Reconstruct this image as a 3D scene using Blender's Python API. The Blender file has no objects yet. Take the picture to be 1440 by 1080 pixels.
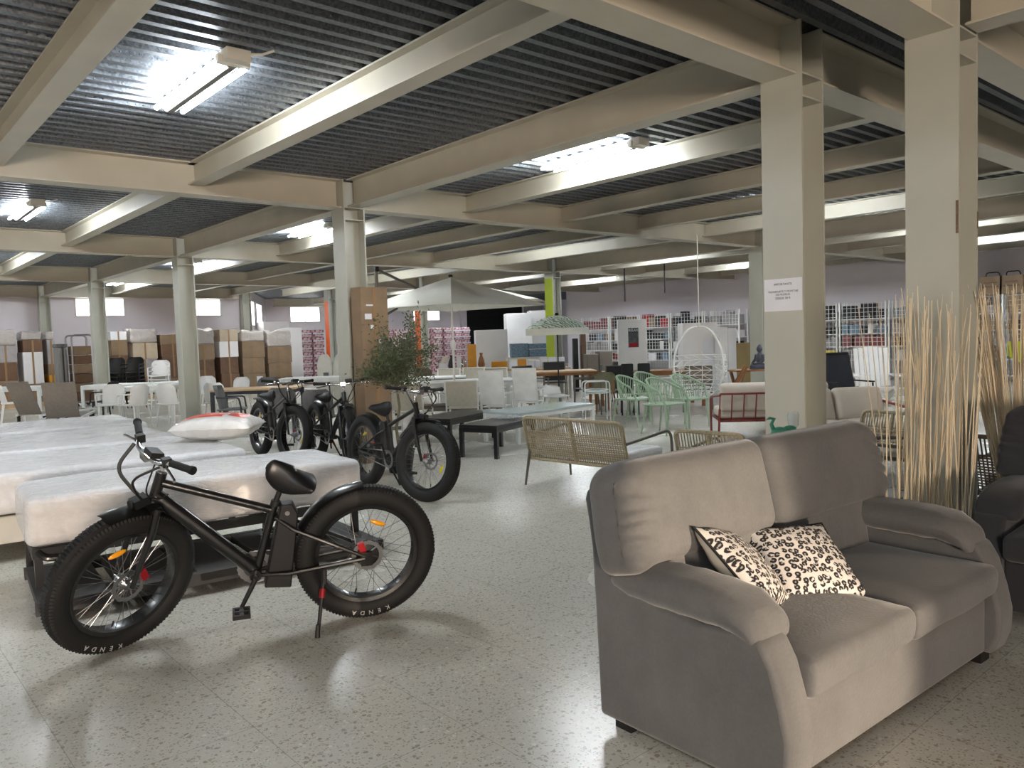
import bpy, bmesh, math, random
from mathutils import Vector, Matrix, noise
R = random.Random(7)
PI = math.pi
scene = bpy.context.scene
COL = scene.collection
V = Vector

# ---------------------------------------------------------------- camera
FPX = 1113.62
CR = V((0.7526505, -0.65758266, -0.03320046))
CU = V((0.06280739, 0.02151029, 0.99779384))
CF = V((0.65541777, 0.75307526, -0.05749078))
EYE = V((0, 0, 1.5))
cam = bpy.data.cameras.new('camera')
cam.sensor_width = 36.0
cam.lens = FPX / 1440 * 36
cam.clip_end = 200
camo = bpy.data.objects.new('camera', cam)
COL.objects.link(camo)
camo.matrix_world = Matrix(((CR.x, CU.x, -CF.x, EYE.x), (CR.y, CU.y, -CF.y, EYE.y), (CR.z, CU.z, -CF.z, EYE.z), (0, 0, 0, 1)))
scene.camera = camo

def ray(x, y):
    return CF + CR * ((x - 720) / FPX) - CU * ((y - 540) / FPX)
def fl(x, y, z=0.0):                     # point of a line of sight on a level plane
    d = ray(x, y)
    return EYE + d * ((z - EYE.z) / d.z)
def onX(x, y, X):
    d = ray(x, y); return EYE + d * (X / d.x)
def onY(x, y, Y):
    d = ray(x, y); return EYE + d * (Y / d.y)
def dp(x, y, depth):                     # point at a distance along the optical axis
    return EYE + ray(x, y) * depth
def gd(x, depth):                        # floor point below column x at a distance
    p = dp(x, 480, depth); return V((p.x, p.y, 0))

# ---------------------------------------------------------------- materials
def lin(c):
    c = c / 255.0
    return c / 12.92 if c <= 0.04045 else ((c + 0.055) / 1.055) ** 2.4
def rgb(r, g, b): return (lin(r), lin(g), lin(b), 1)
class NT:
    def __init__(s, name):
        s.m = bpy.data.materials.new(name); s.m.use_nodes = True
        s.t = s.m.node_tree; s.b = s.t.nodes['Principled BSDF']
    def n(s, typ, **kw):
        nd = s.t.nodes.new(typ)
        for k, v in kw.items():
            if k.startswith('i_'):
                key = k[2:]
                nd.inputs[int(key) if key.isdigit() else key.replace('_', ' ')].default_value = v
            else: setattr(nd, k, v)
        return nd
    def l(s, a, b): s.t.links.new(a, b)
    def ramp(s, fac, stops):
        r = s.n('ShaderNodeValToRGB')
        e = r.color_ramp.elements
        while len(e) < len(stops): e.new(0.5)
        for i, (p, c) in enumerate(stops): e[i].position = p; e[i].color = c
        s.l(fac, r.inputs[0]); return r
    def coord(s, scale=(1, 1, 1), which='Object'):
        tc = s.n('ShaderNodeTexCoord'); mp = s.n('ShaderNodeMapping')
        mp.inputs['Scale'].default_value = scale
        s.l(tc.outputs[which], mp.inputs[0]); return mp.outputs[0]
    def bump(s, h, strength, dist=0.01):
        b = s.n('ShaderNodeBump'); b.inputs['Strength'].default_value = strength; b.inputs['Distance'].default_value = dist
        s.l(h, b.inputs['Height']); s.l(b.outputs[0], s.b.inputs['Normal']); return b
    def mix(s, f, a, b, typ='MIX'):
        m = s.n('ShaderNodeMix', data_type='RGBA', blend_type=typ)
        for k, v in ((0, f), (6, a), (7, b)):
            if hasattr(v, 'links'): s.l(v, m.inputs[k])
            else: m.inputs[k].default_value = v
        return m.outputs[2]
def mat(name, c, rough=0.5, metal=0.0, var=0.08, scale=6, bump=0.0, bscale=40, coat=0.0, sheen=0.0, trans=0.0, alpha=1.0, spec=0.5):
    k = NT(name); b = k.b
    col = rgb(*c)
    co = k.coord()
    nz = k.n('ShaderNodeTexNoise', i_Scale=scale, i_Detail=3.0); k.l(co, nz.inputs[0])
    dk = tuple(x * (1 - var) for x in col[:3]) + (1,); lt = tuple(min(1, x * (1 + var)) for x in col[:3]) + (1,)
    k.l(k.ramp(nz.outputs[0], [(0.3, dk), (0.7, lt)]).outputs[0], b.inputs['Base Color'])
    b.inputs['Roughness'].default_value = rough; b.inputs['Metallic'].default_value = metal
    b.inputs['Coat Weight'].default_value = coat; b.inputs['Sheen Weight'].default_value = sheen
    b.inputs['Transmission Weight'].default_value = trans; b.inputs['Alpha'].default_value = alpha
    b.inputs['Specular IOR Level'].default_value = spec
    if bump:
        n2 = k.n('ShaderNodeTexNoise', i_Scale=bscale, i_Detail=4.0); k.l(co, n2.inputs[0])
        k.bump(n2.outputs[0], bump)
    return k.m
def emit(name, c, strength):
    k = NT(name)
    k.b.inputs['Base Color'].default_value = (*c, 1); k.b.inputs['Emission Color'].default_value = (*c, 1)
    k.b.inputs['Emission Strength'].default_value = strength
    return k.m
MT = {}
MT['cream'] = mat('cream_paint', (188, 183, 168), 0.42, var=0.05, scale=2.5, bump=0.02, bscale=9)
MT['columnpaint'] = mat('column_paint', (172, 173, 162), 0.4, var=0.05, scale=2.0, bump=0.02, bscale=9)
MT['wallpaint'] = mat('wall_paint', (206, 200, 206), 0.8, var=0.03, scale=1.0)
MT['black'] = mat('black_paint', (16, 16, 17), 0.32, var=0.1, coat=0.3)
MT['blackmatte'] = mat('black_plastic', (20, 20, 21), 0.55, var=0.15)
MT['rubber'] = mat('rubber', (11, 11, 12), 0.72, var=0.2, scale=30, bump=0.1, bscale=150)
MT['chrome'] = mat('chrome', (205, 205, 208), 0.16, 1.0, var=0.03)
MT['steel'] = mat('steel', (150, 150, 152), 0.35, 1.0)
MT['red'] = mat('red_anodised', (150, 18, 28), 0.35, 0.3)
MT['amber'] = mat('amber_reflector', (240, 160, 20), 0.25, coat=0.6)
MT['yellow'] = mat('yellow_reflector', (222, 205, 40), 0.3, coat=0.5)
MT['white'] = mat('white_plastic', (222, 222, 220), 0.42, var=0.03)
MT['whitemetal'] = mat('white_metal', (220, 220, 216), 0.4, var=0.03)
MT['offwhite'] = mat('off_white', (205, 201, 190), 0.6, var=0.05)
MT['paper'] = mat('paper', (214, 216, 222), 0.8, var=0.02)
MT['ink'] = mat('ink', (38, 38, 42), 0.7)
MT['card'] = mat('cardboard', (128, 107, 84), 0.8, var=0.14, scale=3, bump=0.05, bscale=20)
MT['card2'] = mat('cardboard_dark', (104, 78, 58), 0.8, var=0.14, scale=3)
MT['card3'] = mat('cardboard_pale', (176, 160, 138), 0.75, var=0.12, scale=3)
MT['whitecard'] = mat('white_carton', (216, 214, 214), 0.6, var=0.04, scale=2)
MT['tape'] = mat('packing_tape', (146, 118, 88), 0.25, var=0.05)
MT['charcoal'] = mat('charcoal_fabric', (54, 54, 58), 0.85, var=0.15, scale=20)
MT['taupe'] = mat('taupe_sling', (126, 118, 110), 0.8, var=0.08, scale=20, bump=0.1, bscale=200)
MT['greysling'] = mat('grey_sling', (100, 100, 100), 0.8, var=0.08, scale=20)
MT['beigesling'] = mat('beige_sling', (186, 180, 164), 0.75, var=0.06, scale=20)
MT['greygreen'] = mat('sage_plastic', (156, 178, 150), 0.45, var=0.04)
MT['cushion'] = mat('cream_cushion', (206, 196, 182), 0.9, var=0.04, scale=6, bump=0.1, bscale=120)
MT['redmetal'] = mat('oxide_red_metal', (128, 54, 48), 0.45, var=0.08)
MT['taupemetal'] = mat('taupe_metal', (104, 98, 88), 0.45, var=0.06)
MT['wicker'] = mat('wicker_rope', (164, 150, 122), 0.75, var=0.2, scale=60, bump=0.2, bscale=120)
MT['wickerdark'] = mat('wicker_dark', (104, 86, 66), 0.75, var=0.25, scale=60)
MT['wood'] = mat('acacia_wood', (138, 92, 50), 0.55, var=0.2, scale=4)
MT['palewood'] = mat('pale_wood', (186, 156, 120), 0.55, var=0.12, scale=4)
MT['stick'] = mat('willow', (216, 200, 170), 0.6, var=0.16, scale=5)
MT['dark'] = mat('dark_void', (14, 14, 15), 0.9)
MT['leaf'] = mat('olive_leaf', (72, 84, 56), 0.5, var=0.35, scale=7)
MT['bark'] = mat('bark', (112, 104, 84), 0.85, var=0.25, scale=12, bump=0.3, bscale=30)
MT['canvas'] = mat('parasol_canvas', (222, 222, 212), 0.85, var=0.03, trans=0.0)
MT['greyplastic'] = mat('grey_plastic', (120, 120, 118), 0.5)
MT['board'] = mat('dark_grey_board', (58, 57, 57), 0.6, var=0.06)
MT['teal'] = mat('teal_glaze', (84, 170, 140), 0.3, coat=0.4)
MT['glass'] = mat('frosted_glass', (206, 222, 220), 0.2, var=0.02, trans=0.25)
MT['gold'] = mat('ochre_box', (200, 140, 36), 0.6, var=0.1)
MT['orange'] = mat('orange_paint', (236, 98, 30), 0.5, var=0.03)
MT['lime'] = mat('lime_paint', (176, 196, 20), 0.5, var=0.03)
MT['pink'] = mat('pink_carton', (200, 70, 130), 0.6)
MT['navy'] = mat('navy_fabric', (30, 33, 42), 0.9, var=0.12)
MT['statue'] = mat('slate_statue', (66, 70, 82), 0.55, var=0.12)
def C_(name, c, **k):
    if name not in MT: MT[name] = mat(name, c, **k)
    return MT[name]

def wrapmat(name, c, rough, strength, scale, alpha=1.0):      # crinkled clear film over a pale core
    k = NT(name); b = k.b; co = k.coord((1, 1, 1))
    n0 = k.n('ShaderNodeTexNoise', i_Scale=scale, i_Detail=5.0, i_Distortion=1.2); k.l(co, n0.inputs[0])
    v0 = k.n('ShaderNodeTexVoronoi', feature='DISTANCE_TO_EDGE', i_Scale=scale * 1.6); k.l(n0.outputs[1], v0.inputs[0])
    mp = k.coord((0.6, 2.4, 2.4)); n1 = k.n('ShaderNodeTexNoise', i_Scale=scale * 1.5, i_Detail=4.0, i_Distortion=2.5); k.l(mp, n1.inputs[0])
    ad = k.n('ShaderNodeMath', operation='ADD'); k.l(n0.outputs[0], ad.inputs[0]); k.l(n1.outputs[0], ad.inputs[1])
    bp = k.bump(ad.outputs[0], strength, 0.03); k.l(bp.outputs[0], b.inputs['Coat Normal'])
    k.bump(ad.outputs[0], strength * 0.28, 0.03)
    c1 = rgb(*c); c0 = tuple(x * 0.88 for x in c1[:3]) + (1,)
    k.l(k.ramp(n0.outputs[0], [(0.35, c0), (0.65, c1)]).outputs[0], b.inputs['Base Color'])
    b.inputs['Roughness'].default_value = rough; b.inputs['Coat Weight'].default_value = 1.0; b.inputs['Coat Roughness'].default_value = 0.08
    b.inputs['Alpha'].default_value = alpha
    return k.m
MT['wrap'] = wrapmat('plastic_wrapped_mattress', (226, 225, 226), 0.4, 1.0, 9)
MT['film'] = wrapmat('clear_film', (215, 218, 224), 0.2, 0.8, 9, alpha=0.5)
MT['pillowwrap'] = wrapmat('wrapped_pillow', (222, 220, 216), 0.4, 0.35, 7)

def velvet():
    k = NT('sofa_velvet'); b = k.b; co = k.coord()
    n0 = k.n('ShaderNodeTexNoise', i_Scale=3.5, i_Detail=6.0, i_Roughness=0.7); k.l(co, n0.inputs[0])
    n1 = k.n('ShaderNodeTexNoise', i_Scale=90.0, i_Detail=3.0); k.l(co, n1.inputs[0])
    c = k.ramp(n0.outputs[0], [(0.3, rgb(84, 84, 84)), (0.7, rgb(100, 99, 98))])
    k.l(k.mix(0.12, c.outputs[0], n1.outputs[0], 'OVERLAY'), b.inputs['Base Color'])
    b.inputs['Roughness'].default_value = 0.85; b.inputs['Sheen Weight'].default_value = 0.35; b.inputs['Sheen Roughness'].default_value = 0.4
    mp = k.n('ShaderNodeMath', operation='ADD'); k.l(n0.outputs[0], mp.inputs[0]); k.l(n1.outputs[0], mp.inputs[1])
    k.bump(mp.outputs[0], 0.12, 0.01)
    return k.m
MT['velvet'] = velvet()
MT['darkvelvet'] = mat('dark_sofa_fabric', (34, 35, 40), 0.9, var=0.1, scale=5, bump=0.1, bscale=90, sheen=0.2)

def leopard():
    k = NT('leopard_print'); b = k.b; co = k.coord((1, 1, 0.0))
    wz = k.n('ShaderNodeTexNoise', i_Scale=40.0, i_Detail=2.0); k.l(co, wz.inputs[0])
    off = k.n('ShaderNodeVectorMath', operation='SCALE'); off.inputs['Scale'].default_value = 0.008; k.l(wz.outputs[1], off.inputs[0])
    ad = k.n('ShaderNodeVectorMath', operation='ADD'); k.l(co, ad.inputs[0]); k.l(off.outputs[0], ad.inputs[1])
    v = k.n('ShaderNodeTexVoronoi', i_Scale=37.0, i_Randomness=0.65); v.voronoi_dimensions = '2D'; k.l(ad.outputs[0], v.inputs[0])
    ring = k.ramp(v.outputs['Distance'], [(0.0, (0.5, 0.5, 0.5, 1)), (0.10, (0.5, 0.5, 0.5, 1)), (0.15, (1, 1, 1, 1)), (0.40, (1, 1, 1, 1)), (0.45, (0, 0, 0, 1))])
    br = k.n('ShaderNodeTexNoise', i_Scale=60.0, i_Detail=1.0); k.l(co, br.inputs[0])
    brk = k.ramp(br.outputs[0], [(0.36, (0, 0, 0, 1)), (0.42, (1, 1, 1, 1))])
    mk = k.mix(1.0, ring.outputs[0], brk.outputs[0], 'MULTIPLY')
    k.l(k.mix(mk, rgb(192, 188, 184), rgb(20, 18, 20)), b.inputs['Base Color'])
    b.inputs['Roughness'].default_value = 0.75
    return k.m
MT['leopard'] = leopard()

def terrazzo():
    k = NT('terrazzo_floor'); b = k.b; co = k.coord()
    n0 = k.n('ShaderNodeTexNoise', i_Scale=0.5, i_Detail=4.0); k.l(co, n0.inputs[0])
    base = k.ramp(n0.outputs[0], [(0.3, rgb(198, 194, 183)), (0.7, rgb(210, 207, 197))])
    ws = k.n('ShaderNodeTexNoise', i_Scale=30.0, i_Detail=1.0); k.l(co, ws.inputs[0])
    sc = k.n('ShaderNodeVectorMath', operation='SCALE'); sc.inputs['Scale'].default_value = 0.02; k.l(ws.outputs[1], sc.inputs[0])
    ad = k.n('ShaderNodeVectorMath', operation='ADD'); k.l(co, ad.inputs[0]); k.l(sc.outputs[0], ad.inputs[1])
    out = base.outputs[0]
    for s, th, pick in ((42.0, 0.40, 0.55), (95.0, 0.42, 0.4)):
        v = k.n('ShaderNodeTexVoronoi', i_Scale=s); k.l(ad.outputs[0], v.inputs[0])
        m1 = k.ramp(v.outputs['Distance'], [(th - 0.05, (1, 1, 1, 1)), (th, (0, 0, 0, 1))])
        sp = k.n('ShaderNodeSeparateColor'); k.l(v.outputs['Color'], sp.inputs[0])
        m2 = k.ramp(sp.outputs[0], [(pick, (0, 0, 0, 1)), (pick + 0.02, (1, 1, 1, 1))])
        chip = k.ramp(sp.outputs[1], [(0.0, rgb(158, 150, 136)), (0.3, rgb(176, 166, 148)), (0.6, rgb(222, 219, 208)), (0.85, rgb(164, 161, 152))])
        f = k.mix(1.0, m1.outputs[0], m2.outputs[0], 'MULTIPLY')
        out = k.mix(f, out, chip.outputs[0])
    br = k.n('ShaderNodeTexBrick', i_Scale=1.0); br.offset = 0.0
    br.inputs['Mortar Size'].default_value = 0.0018; br.inputs['Brick Width'].default_value = 0.6; br.inputs['Row Height'].default_value = 0.6
    br.inputs['Color1'].default_value = (0, 0, 0, 1); br.inputs['Color2'].default_value = (0, 0, 0, 1); br.inputs['Mortar'].default_value = (0.45, 0.45, 0.45, 1)
    k.l(co, br.inputs[0])
    k.l(k.mix(br.outputs[0], out, rgb(112, 108, 100)), b.inputs['Base Color'])
    r = k.ramp(n0.outputs[0], [(0.3, (0.2, 0.2, 0.2, 1)), (0.7, (0.3, 0.3, 0.3, 1))])
    k.l(r.outputs[0], b.inputs['Roughness'])
    n3 = k.n('ShaderNodeTexNoise', i_Scale=2.2, i_Detail=2.0); k.l(co, n3.inputs[0])
    k.bump(n3.outputs[0], 0.05, 0.02)
    return k.m
MT['terrazzo'] = terrazzo()

def galvanised():
    k = NT('galvanised_deck'); b = k.b; co = k.coord()
    v = k.n('ShaderNodeTexVoronoi', i_Scale=60.0); k.l(co, v.inputs[0])
    k.l(k.ramp(v.outputs['Color'], [(0.2, rgb(96, 101, 107)), (0.8, rgb(130, 135, 142))]).outputs[0], b.inputs['Base Color'])
    b.inputs['Metallic'].default_value = 0.7
    k.l(k.ramp(v.outputs['Color'], [(0.2, (0.36, 0.36, 0.36, 1)), (0.8, (0.5, 0.5, 0.5, 1))]).outputs[0], b.inputs['Roughness'])
    v2 = k.n('ShaderNodeTexVoronoi', i_Scale=16.0); k.l(co, v2.inputs[0])      # pressed dimples
    v2.inputs['Randomness'].default_value = 0.15
    dm = k.ramp(v2.outputs['Distance'], [(0.05, (1, 1, 1, 1)), (0.13, (0, 0, 0, 1))])
    k.bump(dm.outputs[0], 1.0, 0.02)
    return k.m
MT['deck'] = galvanised()

# ---------------------------------------------------------------- mesh helper
class MB:
    def __init__(s): s.v = []; s.f = []
    def add(s, vs, fs, M=None):
        o = len(s.v)
        s.v += [(M @ V(p)) if M is not None else V(p) for p in vs]
        s.f += [tuple(i + o for i in q) for q in fs]
        return s
    def box(s, c, d, M=None, rz=0.0, rx=0.0, ry=0.0):
        h = V(d) / 2; m = Matrix.Translation(V(c)) @ Matrix.Rotation(rz, 4, 'Z') @ Matrix.Rotation(ry, 4, 'Y') @ Matrix.Rotation(rx, 4, 'X')
        if M is not None: m = M @ m
        vs = [(sx * h.x, sy * h.y, sz * h.z) for sz in (-1, 1) for sy in (-1, 1) for sx in (-1, 1)]
        return s.add(vs, [(0, 2, 3, 1), (4, 5, 7, 6), (0, 1, 5, 4), (2, 6, 7, 3), (0, 4, 6, 2), (1, 3, 7, 5)], m)
    def beam(s, a, b, w, h, M=None, up=V((0, 0, 1))):       # box from a to b
        a, b = V(a), V(b); d = b - a; L = d.length; d.normalize()
        x = d.cross(up)
        if x.length < 1e-4: x = d.cross(V((0, 1, 0)))
        x.normalize(); u = x.cross(d)
        m = Matrix(((x.x, d.x, u.x, 0), (x.y, d.y, u.y, 0), (x.z, d.z, u.z, 0), (0, 0, 0, 1)))
        m.translation = (a + b) / 2
        return s.box((0, 0, 0), (w, L, h), (M @ m) if M is not None else m)
    def tube(s, pts, r, n=8, closed=False, M=None, caps=True, flat=1.0):
        P = [V(p) for p in pts]; N = len(P); rs = r if isinstance(r, (list, tuple)) else [r] * N
        T = []
        for i in range(N):
            a = P[(i - 1) % N] if (closed or i) else P[i]; b = P[(i + 1) % N] if (closed or i < N - 1) else P[i]
            t = b - a
            T.append(t.normalized() if t.length > 1e-9 else V((0, 0, 1)))
        u = T[0].cross(V((0, 0, 1)))
        if u.length < 1e-3: u = T[0].cross(V((1, 0, 0)))
        u.normalize(); vs = []
        for i in range(N):
            u = u - T[i] * u.dot(T[i])
            if u.length < 1e-6: u = T[i].orthogonal()
            u.normalize(); w = T[i].cross(u)
            for k in range(n):
                a = 2 * PI * k / n
                vs.append(P[i] + (u * math.cos(a) + w * math.sin(a) * flat) * rs[i])
        fs = []
        for i in range(N if closed else N - 1):
            j = (i + 1) % N
            for k in range(n):
                k2 = (k + 1) % n
                fs.append((i * n + k, i * n + k2, j * n + k2, j * n + k))
        if caps and not closed:
            fs.append(tuple(range(n - 1, -1, -1))); fs.append(tuple((N - 1) * n + k for k in range(n)))
        return s.add(vs, fs, M)
    def lathe(s, prof, n=16, M=None, caps=True):
        vs = []; fs = []
        for r, z in prof:
            for k in range(n): vs.append((r * math.cos(2 * PI * k / n), r * math.sin(2 * PI * k / n), z))
        for i in range(len(prof) - 1):
            for k in range(n):
                k2 = (k + 1) % n; fs.append((i * n + k, i * n + k2, (i + 1) * n + k2, (i + 1) * n + k))
        if caps:
            fs.append(tuple(range(n - 1, -1, -1))); fs.append(tuple((len(prof) - 1) * n + k for k in range(n)))
        return s.add(vs, fs, M)
    def prism(s, out, a0, a1, axis='x', M=None):            # outline in the two other axes, pushed along one
        def p(o, a):
            return {'x': (a, o[0], o[1]), 'y': (o[0], a, o[1]), 'z': (o[0], o[1], a)}[axis]
        n = len(out); vs = [p(o, a0) for o in out] + [p(o, a1) for o in out]
        fs = [tuple(range(n - 1, -1, -1)), tuple(range(n, 2 * n))] + [(i, (i + 1) % n, (i + 1) % n + n, i + n) for i in range(n)]
        return s.add(vs, fs, M)
    def grid(s, fn, nu, nv, cu=False, cv=False, M=None):
        vs = [fn(i / (nu if cu else nu - 1), j / (nv if cv else nv - 1)) for i in range(nu) for j in range(nv)]
        fs = []
        for i in range(nu if cu else nu - 1):
            for j in range(nv if cv else nv - 1):
                i2, j2 = (i + 1) % nu, (j + 1) % nv
                fs.append((i * nv + j, i2 * nv + j, i2 * nv + j2, i * nv + j2))
        return s.add(vs, fs, M)
    def ball(s, c, r, n=12, M=None):
        r = V(r) if hasattr(r, '__len__') else V((r, r, r)); c = V(c)
        return s.grid(lambda u, v: c + V((r.x * math.cos(2 * PI * u) * math.sin(PI * v), r.y * math.sin(2 * PI * u) * math.sin(PI * v), -r.z * math.cos(PI * v))), n, max(5, n // 2 + 1), cu=True, M=M)
    def soft(s, d, r=0.04, puff=0.0, axis=2, fn=None, M=None, nm=7, ne=3, both=True):   # rounded, puffed box
        h = V(d) / 2
        def us(H):
            e = [H - r + r * math.sin(PI / 2 * k / ne) for k in range(1, ne + 1)]
            mid = [-(H - r) + 2 * (H - r) * k / (nm - 1) for k in range(nm)]
            return [-x for x in reversed(e)] + mid + e
        for ax in range(3):
            a, b = (ax + 1) % 3, (ax + 2) % 3; A, B = us(h[a]), us(h[b])
            for sg in (-1, 1):
                vs = []
                for x in A:
                    for y in B:
                        p = V((0, 0, 0)); p[a] = x; p[b] = y; p[ax] = sg * h[ax]
                        inn = V([max(-(h[i] - r), min(h[i] - r, p[i])) for i in range(3)])
                        dd = p - inn
                        q = inn + dd.normalized() * r
                        if puff:
                            c1, c2 = (axis + 1) % 3, (axis + 2) % 3
                            wgt = max(0, 1 - (q[c1] / h[c1]) ** 2) * max(0, 1 - (q[c2] / h[c2]) ** 2)
                            t = q[axis] / h[axis]
                            if both or t > 0: q[axis] += puff * t * wgt ** 0.7
                        if fn: q = V(fn(q))
                        vs.append(q)
                na, nb = len(A), len(B); fs = []
                for i in range(na - 1):
                    for j in range(nb - 1):
                        qd = (i * nb + j, (i + 1) * nb + j, (i + 1) * nb + j + 1, i * nb + j + 1)
                        fs.append(qd if sg > 0 else qd[::-1])
                s.add(vs, fs, M)
        return s
    def text(s, st, size, M, depth=0.002, align='CENTER'):
        cu = bpy.data.curves.new('t', 'FONT'); cu.body = st; cu.size = size; cu.extrude = depth; cu.align_x = align; cu.align_y = 'CENTER'; cu.resolution_u = 3
        o = bpy.data.objects.new('t', cu); COL.objects.link(o)
        me = bpy.data.meshes.new_from_object(o)
        s.add([v.co for v in me.vertices], [tuple(p.vertices) for p in me.polygons], M)
        bpy.data.objects.remove(o); bpy.data.meshes.remove(me); bpy.data.curves.remove(cu)
        return s
    def build(s, name, m, parent=None, smooth=True, ang=40, M=None, merge=True):
        me = bpy.data.meshes.new(name)
        me.from_pydata([tuple((M @ p) if M is not None else p) for p in s.v], [], s.f)
        if merge:
            bm = bmesh.new(); bm.from_mesh(me); bmesh.ops.remove_doubles(bm, verts=bm.verts, dist=1e-5)
            bmesh.ops.recalc_face_normals(bm, faces=bm.faces); bm.to_mesh(me); bm.free()
        me.materials.append(MT[m] if isinstance(m, str) else m)
        if smooth:
            me.shade_smooth()
            me.set_sharp_from_angle(angle=math.radians(ang))
        o = bpy.data.objects.new(name, me); COL.objects.link(o)
        if parent is not None: o.parent = parent
        return o
def arc(c, r, a0, a1, n, fn):            # fn maps (cos, sin) offsets to 3D
    return [fn(c[0] + r * math.cos(a0 + (a1 - a0) * k / n), c[1] + r * math.sin(a0 + (a1 - a0) * k / n)) for k in range(n + 1)]
def bend(pts, r=0.03, n=4):              # polyline with rounded corners
    P = [V(p) for p in pts]; out = [P[0]]
    for i in range(1, len(P) - 1):
        a, b, c = P[i - 1], P[i], P[i + 1]
        ra = min(r, (a - b).length * 0.45, (c - b).length * 0.45)
        p0 = b + (a - b).normalized() * ra; p1 = b + (c - b).normalized() * ra
        for k in range(n + 1):
            t = k / n; out.append(p0 * (1 - t) ** 2 + b * 2 * t * (1 - t) + p1 * t * t)
    out.append(P[-1]); return out
def tag(o, label, cat, group=None, kind=None):
    if label: o['label'] = label
    if cat: o['category'] = cat
    if group: o['group'] = group
    if kind: o['kind'] = kind
    return o
def thing(name, label, cat, loc=(0, 0, 0), rz=0.0, group=None):
    o = bpy.data.objects.new(name, None); COL.objects.link(o)
    o.location = loc; o.rotation_euler = (0, 0, rz); o.empty_display_size = 0.1
    return tag(o, label, cat, group)
def kids(o): return [c for c in bpy.data.objects if c.parent is o]
def dup(root, loc, rz=None, label=None, group=None):
    def cp(o, par):
        c = o.copy(); COL.objects.link(c)
        if par is not None: c.parent = par
        for ch in o.children: cp(ch, c)
        return c
    r = cp(root, None); r.location = loc
    if rz is not None: r.rotation_euler = (0, 0, rz)
    if label: r['label'] = label
    if group: r['group'] = group
    return r
def struct(name, mb, m, smooth=False):
    o = mb.build(name, m, smooth=smooth); o['kind'] = 'structure'; return o
# ---------------------------------------------------------------- the hall
KS = 1.1333
def kz(z): return 1.5 + (z - 1.5) * KS
struct('floor', MB().box((9, 12, -0.1), (45, 47, 0.2)), 'terrazzo')
def wall(name, a, b, z0=0, z1=3.9, t=0.2, m='wallpaint'):       # inner face on the left of a->b
    a, b = V((*a, 0)) * KS, V((*b, 0)) * KS; d = (b - a).normalized(); nrm = V((d.y, -d.x, 0))
    q = [a, b, b + nrm * t, a + nrm * t]
    mb = MB().prism([(p.x, p.y) for p in q], z0, z1, 'z')
    return struct(name, mb, m)
wall('wall_back', (10.25, 24.35), (-10.0, 24.35))
wall('wall_slant', (12.95, 29.1), (10.25, 24.35))
wall('wall_rear', (27.6, 29.1), (12.95, 29.1))
wall('wall_recess', (27.6, 20.4), (27.6, 29.1))
wall('wall_return', (20.6, 20.2), (27.6, 20.2))
wall('wall_right', (20.5, -9.0), (20.5, 20.4))
wall('wall_left', (-10.0, 24.35), (-10.0, -9.0))
wall('wall_front', (-10.0, -9.0), (-6.6, -9.0))
wall('wall_front_panel', (-1.4, -9.0), (1.87, -9.0))
wall('wall_front_flank', (2.70, -9.0), (20.5, -9.0))  # unseen slot between panel and flank, sized to shape the sun strip
wall('wall_front_sun_stop', (1.87, -9.0), (2.70, -9.0), 1.35, 3.9)  # unseen low header, added to keep the sun strip below sofa-back height
wall('wall_front_lintel', (-6.6, -9.0), (-1.4, -9.0), 2.5, 3.9)  # closes the wall above the assumed, unseen opening for the warm fill

ZB, ZT = kz(3.0), kz(3.31)                    # underside of main beams, underside of deck
SB = kz(3.10)
XC = tuple(x * KS for x in (-3.89, 4.57, 13.0))              # column rows
YC = tuple(y * KS for y in (7.96, 13.37, 18.78, 24.12))
# corrugated deck: trapezoid ribs running along X
prof = []; y = -10.3
while y < 33.2:
    prof += [(y, ZT), (y + 0.060, ZT), (y + 0.084, ZT + 0.07), (y + 0.146, ZT + 0.07)]; y += 0.171
mb = MB()
for k in range(len(prof) - 1):
    (y0, z0), (y1, z1) = prof[k], prof[k + 1]
    mb.add([(-11.4, y0, z0), (31.3, y0, z0), (31.3, y1, z1), (-11.4, y1, z1)], [(0, 1, 2, 3)])
struct('ceiling', mb, 'deck')
struct('ceiling_slab', MB().box((10, 11.4, 3.76), (43, 43.6, 0.16)), 'dark')

def ibeam(mb, a, b, z0, z1, fw, axis, tf=0.014, tw=0.012, pos=0.0):
    d = b - a; m = (a + b) / 2
    for zc, h, w in ((z0 + tf / 2, tf, fw), (z1 - tf / 2, tf, fw), ((z0 + z1) / 2, z1 - z0 - 2 * tf, tw)):
        mb.box((m, pos, zc) if axis == 'x' else (pos, m, zc), (d, w, h) if axis == 'x' else (w, d, h))
    return mb
def beam_obj(name, mesh_from, loc):
    o = bpy.data.objects.new(name, mesh_from); COL.objects.link(o); o.location = loc; o['kind'] = 'structure'; return o
def bmesh_beam(L, z0, axis, fw):
    o = ibeam(MB(), 0, L, z0, ZT, fw, axis).build('beam', 'cream', smooth=False); me = o.data; bpy.data.objects.remove(o); return me
# main beams, one per span between columns
for yc in (-9.9, -3.7 * KS, 1.70 * KS, 2.56 * KS) + YC[:3] + (24.1 * KS,):
    xs = [-11.3, XC[0], XC[1], XC[2], 20.48 * KS]
    for i in range(4):
        a = xs[i] + (0.16 if i else 0); b = xs[i + 1] - (0.16 if i < 3 else 0)
        if yc > 27 and xs[i] > 4.6: b = min(b, 11.2)
        if b - a < 0.5: continue
        beam_obj('beam', bmesh_beam(b - a, ZB, 'x', 0.25), (a, yc, 0))
for yc in (24.1 * KS, 28.8 * KS):
    beam_obj('beam', bmesh_beam(8.2, ZB, 'x', 0.25), (14.9, yc, 0))
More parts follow.
